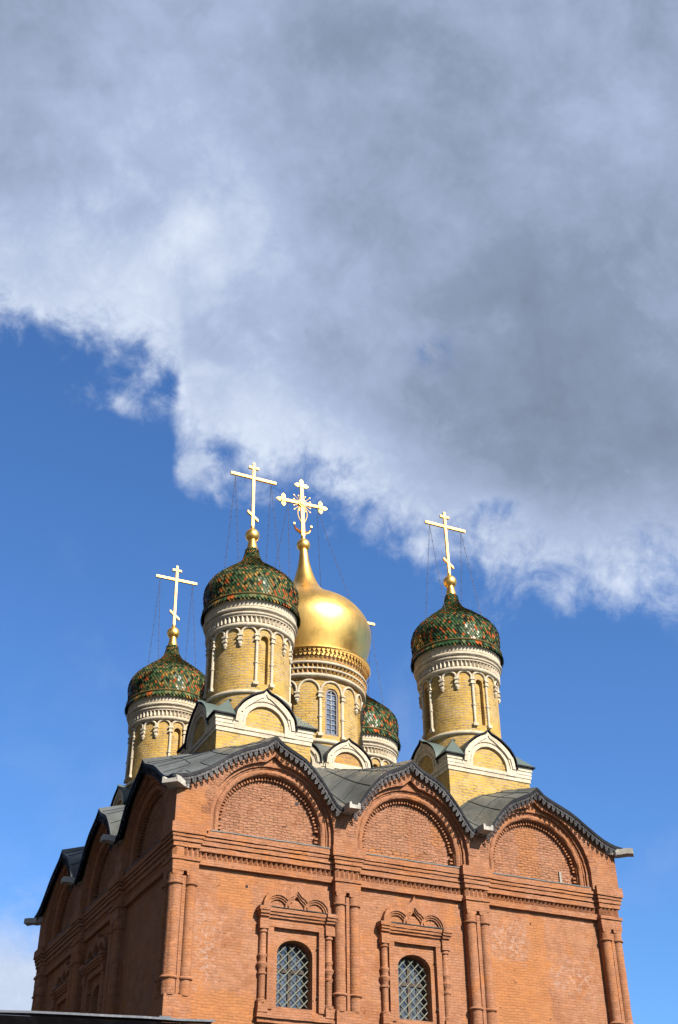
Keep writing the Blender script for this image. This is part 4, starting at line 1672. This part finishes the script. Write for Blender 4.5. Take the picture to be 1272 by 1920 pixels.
tw1 = make_corner_tower()
children = list(tw1.children)
dome_mixed = tile_dome('mixed', 11).build('dome', M_tile)
dome_green = tile_dome('green', 5).build('dome', M_tile)
sp = MB()
sp.lathe([(.235, 27.08), (.225, 27.14), (.20, 27.25), (.155, 27.5), (.15, 27.52)], 0, 0, 32)
spire0 = sp.build('spire', M_gold, smooth=50)
ob = MB()
ob.lathe([(.15, 27.51)] + [(.285 * math.sin(R(a)), 27.775 - .285 * math.cos(R(a))) for a in range(32, 165, 7)] + [(.075, 28.05), (.085, 28.06), (.085, 28.20), (.07, 28.21), (0, 28.21)], 0, 0, 32)
orb0 = ob.build('orb', M_gold, smooth=50)
cx_ = cross_simple()
cross0 = cx_.build('cross', M_goldcross)
cross0.data.transform(Matrix.Translation((0, 0, 28.08)))
chain0 = []
for sx in (-1, 1):
    for sy in (-1, 1):
        cm = MB()
        chain(cm, (sx * .78, 0, 30.48), (sx * .86, sy * .86, 25.70), sag=.09)
        chain0.append(cm.build('chain', M_chain))

TOWERS = [((3.46, 3.49), -.018, 'mixed'), ((12.40, 3.50), -.018, 'green'), ((3.28, 12.55), -.018, 'mixed'), ((12.46, 12.5), -.010, 'green')]
used = set()


def give(o, tw, lean):
    """the first tower takes the built object, later ones take copies"""
    if o.name in used:
        c_ = o.copy()
        COL.objects.link(c_)
        o = c_
    else:
        used.add(o.name)
    o.parent = tw
    o.matrix_basis = Matrix.Translation((0, 0, 23.8)) @ Matrix.Rotation(lean, 4, 'Y') @ Matrix.Translation((0, 0, -23.8))
    return o


for i, ((x, y), lean, pal) in enumerate(TOWERS):
    if i == 0:
        tw = tw1
    else:
        tw = empty('corner_tower', church)
        for ch in children:
            c_ = ch.copy()
            COL.objects.link(c_)
            c_.parent = tw
    tw.location = (x, y, (0, .13, .12, .10)[i])
    give(dome_mixed if pal == 'mixed' else dome_green, tw, lean)
    for o in [spire0, orb0, cross0] + chain0:
        give(o, tw, lean)

# --- central tower
ct = empty('central_tower', church)
ct.location = (7.90, 8.05, 0)
ct['label'] = 'broad central drum under the gold dome with an ornate rayed cross'
CH = 3.58
def many_sided(prof, mb, mi=0):
    mb.lathe([(r_ / math.cos(PI / 12), z) for r_, z in prof], 0, 0, 12, mi=mi, a0=PI / 12, a1=2 * PI + PI / 12)


b = MB()
many_sided([(CH, 16.8), (CH, 19.30)], b)
b.build('base', M_yelred, ct)
c = MB()
many_sided([(CH, 19.0), (CH + .04, 19.0), (CH + .04, 19.11), (CH + .025, 19.115), (CH + .075, 19.12), (CH + .075, 19.22), (CH + .05, 19.23), (CH + .06, 19.24), (CH + .06, 19.34), (CH - .3, 19.36)], c)
c.build('base_cornice', M_white, ct, jit=.004)
rm = MB()
many_sided([(CH + .02, 19.34), (CH + .02, 19.40), (CH - .08, 19.48), (2.1, 20.72)], rm)
rm.build('base_roof', [M_roof, M_black], ct)
kk = make_kokoshnik(1.7, M_yelred).build('kokoshnik', [M_white, M_yelred, M_roof, M_black], ct)
for q in range(8):
    # two to each side of the tower, the second one turned towards the corner
    o = kk if q == 0 else kk.copy()
    if o is not kk:
        COL.objects.link(o)
        o.parent = ct
    a = (q // 2) * PI / 2 - (q % 2) * R(31)
    dd = CH + .10
    o.scale = (.83, .9, .80)
    o.location = (dd * math.sin(a), -dd * math.cos(a), 19.25)
    o.rotation_euler = (0, 0, a)
rw = 2.18
wth = R(7.6)
ops = [(q * PI / 2 + R(1.0), wth, 21.12, 22.84) for q in range(4)]
ops += [(q * PI / 2 + R(45), R(5.0), 21.2, 22.7) for q in range(4)]
drum_mesh(rw, 19.6, 23.6, ops, .22, 120).build('drum', M_yel, ct, smooth=30)
angs, kinds = [], []
for q in range(4):
    for a, kd in ((-36, 'p'), (-12.2, 'c'), (13.2, 'c'), (35.5, 'p')):
        angs.append(R(a + 90 * q))
        kinds.append(kd)
arcade(ct, angs, kinds, rw, 22.90, 23.40, 21.02, 22.42, .062)
m = MB()
m.lathe([(rw - .05, 20.74)] + roll_prof(rw + .03, 20.82, .08) + [(rw - .05, 20.91)], 0, 0, 80)
m.build('foot_ring', M_white, ct, smooth=35, jit=.002)
m = MB()
m.lathe([(rw - .02, 23.50)] + roll_prof(rw + .10, 23.60, .085) + [(rw + .09, 23.70)], 0, 0, 80)
m.build('drum_moulding', M_white, ct, smooth=35, jit=.002)
m = MB()
m.lathe([(rw + .10, 23.84)] + roll_prof(rw + .15, 23.88, .05) + [(rw + .12, 23.93)], 0, 0, 80)
m.build('drum_moulding', M_white, ct, smooth=35, jit=.002)
m = MB()
m.lathe([(rw + .14, 24.08)] + roll_prof(rw + .20, 24.13, .06) + [(rw + .14, 24.19)], 0, 0, 80)
m.build('drum_moulding', M_white, ct, smooth=35, jit=.002)
m = MB()
m.lathe([(rw, 23.45), (rw + .06, 23.5), (rw + .07, 23.86), (rw + .10, 24.1), (rw + .14, 24.45), (rw + .1, 24.75)], 0, 0, 96)
saw_ring(m, rw + .08, rw + .185, 23.69, 23.835, 76)
saw_ring(m, rw + .10, rw + .225, 23.93, 24.075, 78)
m.build('brick_frieze', M_yelred, ct)
# window fill: timber frame, glass, muntins
for q in range(4):
    th = q * PI / 2 + R(1.0)
    wm = MB(lambda s, o, z, th=th: ((rw - o) * math.sin(th) + s * math.cos(th), -(rw - o) * math.cos(th) + s * math.sin(th), z))
    hwid = rw * math.sin(wth)
    o_ = -.09
    wm2 = wm
    fr_in = hwid - .085
    # o grows inward here
    P0 = legs(arc(0, 22.84, hwid, n=14), 21.12)
    P1 = legs(arc(0, 22.84, fr_in, n=14), 21.2)
    wm.strip(P0, P1, .16, .055)
    wm.box(-hwid, hwid, .055, .16, 21.12, 21.21)
    wo = wm.build('window', M_greywood, ct)
    pn = MB(wm.fr)
    pn.prism(legs(arc(0, 22.84, fr_in + .01, n=14), 21.15), .13, .15)
    pn.build('pane', M_dglass, wo)
    mu = MB(wm.fr)
    mu.box(-.016, .016, .085, .125, 21.2, 22.84 + fr_in)
    for k in range(1, 9):
        z_ = 21.2 + k * .212
        mu.box(-fr_in, fr_in, .09, .12, z_ - .013, z_ + .013)
    mu.build('muntins', M_flash, wo)

# gilded lace collar under the gold dome
col = MB()
nu_, cu_, cv = 84, 8, 14
for lay, (zt, hgt, r0, r1) in enumerate(((24.78, .22, 2.59, 2.53), (24.60, .17, 2.46, 2.43))):
    for k in range(nu_ * cu_):
        t0, t1 = 2 * PI * k / (nu_ * cu_), 2 * PI * (k + 1) / (nu_ * cu_)
        x = abs(((k + .5) / cu_) % 1 - .5) * 2
        run = None
        cells = [lace_cell(x, (j + .5) / cv) for j in range(cv)] + [False]
        for j, c_ in enumerate(cells):
            if c_ and run is None:
                run = j
            if not c_ and run is not None:
                v0, v1 = run / cv, j / cv
                P = lambda t, v: ((r0 + (r1 - r0) * v) * math.sin(t), -(r0 + (r1 - r0) * v) * math.cos(t), zt - hgt * v)
                col.face([P(t0, v0), P(t1, v0), P(t1, v1), P(t0, v1)])
                run = None


def leaned(o, lean, z0, par=ct, shift=0.0):
    o.parent = par
    o.matrix_basis = Matrix.Translation((shift, 0, z0)) @ Matrix.Rotation(lean, 4, 'Y') @ Matrix.Translation((0, 0, -z0))
    return o


leaned(col.build('lace_collar', M_goldcross), 0, 0)
GD = [(2.36, 24.84), (2.48, 25.2), (2.65, 25.7), (2.765, 26.2), (2.765, 26.6), (2.625, 27.0), (2.41, 27.35), (2.16, 27.65), (1.81, 27.9), (1.43, 28.15), (1.03, 28.45), (.71, 28.8), (.52, 29.2), (.36, 29.7), (.25, 30.2), (.175, 30.88)]
gd = MB()
gd.lathe(smooth_prof(GD, 3), 0, 0, 96)
gd.lathe([(2.05, 24.72), (2.62, 24.74), (2.635, 24.80), (2.34, 24.85)], 0, 0, 96)
leaned(gd.build('dome', M_gold, smooth=60), -.042, 24.8, shift=-.06)
ob = MB()
ob.lathe([(.18, 30.86)] + [(.31 * math.sin(R(a)), 31.14 - .31 * math.cos(R(a))) for a in range(34, 162, 7)] + [(.105, 31.44), (.11, 31.46), (.11, 31.62), (0, 31.63)], 0, 0, 32)
leaned(ob.build('orb', M_gold, smooth=50), -.042, 24.8, shift=-.06)
co = cross_ornate().build('cross', M_goldcross)
co.data.transform(Matrix.Translation((0, 0, 31.42)))
leaned(co, -.042, 24.8, shift=-.06)
for sx in (-1, 1):
    for sy in (-1, 1):
        cm = MB()
        chain(cm, (sx * .72, 0, 33.38), (sx * 1.45, sy * 1.45, 27.75), sag=.12, r_=.010)
        leaned(cm.build('chain', M_chain), -.045, 24.8)

# ------------------------------------------------------------------ near outbuilding, lower left corner
out = empty('outbuilding', loc=(-7.7, -22.9, 0))
out['label'] = 'dark low outbuilding whose black eave with pale metal edge cuts the lower left corner'
out['category'] = 'outbuilding'
ax = Vector((1.798, -.352, 0)).normalized()
ay = Vector((-ax.y, ax.x, 0))
A0 = Vector((-6.70, -23.14, 0)) - Vector(out.location)


def fo(s, o, z):
    p = A0 + ax * s - ay * o
    return (p.x, p.y, z)


ob_ = MB(fo)
ob_.box(-12, -.5, -4.6, -.7, 0, 3.75)
ob_.build('wall', M_eaveshade, out)
ob_ = MB(fo)
n = 24
for k in range(n):
    a, b_ = -12.5 + 12.5 * k / n, -12.5 + 12.5 * (k + 1) / n
    ob_.face([(a, 0, 3.96), (b_, 0, 3.96), (b_, -.10, 3.62), (a, -.10, 3.62)])
    ob_.face([(a, -.10, 3.62), (b_, -.10, 3.62), (b_, -.7, 3.60), (a, -.7, 3.60)])
    ob_.face([(a, 0, 3.96), (b_, 0, 3.96), (b_, -5.0, 4.2), (a, -5.0, 4.2)])
ob_.face([(0, 0, 3.96), (0, -.10, 3.62), (0, -.7, 3.60), (0, -5, 4.2)])
ob_.build('eave', M_eaveshade, out)
ob_ = MB(fo)
n = 40
for k in range(n):
    a, b_ = -12.5 + 12.38 * k / n, -12.5 + 12.38 * (k + 1) / n
    ja, jb = h3(k, 1, 1, 8) * .008, h3(k + 1, 1, 1, 8) * .008
    ob_.face([(a, .012, 3.980 + ja), (b_, .012, 3.980 + jb), (b_, .004, 4.0 + jb), (a, .004, 4.0 + ja)])
    ob_.face([(a, .004, 4.0 + ja), (b_, .004, 4.0 + jb), (b_, -.25, 4.012), (a, -.25, 4.012)])
ob_.box(-.60, -.50, -.1, -.03, 4.0, 4.018)
ob_.box(-2.12, -2.02, -.1, -.03, 4.0, 4.02)
ob_.build('roof_flashing', M_flash, out)
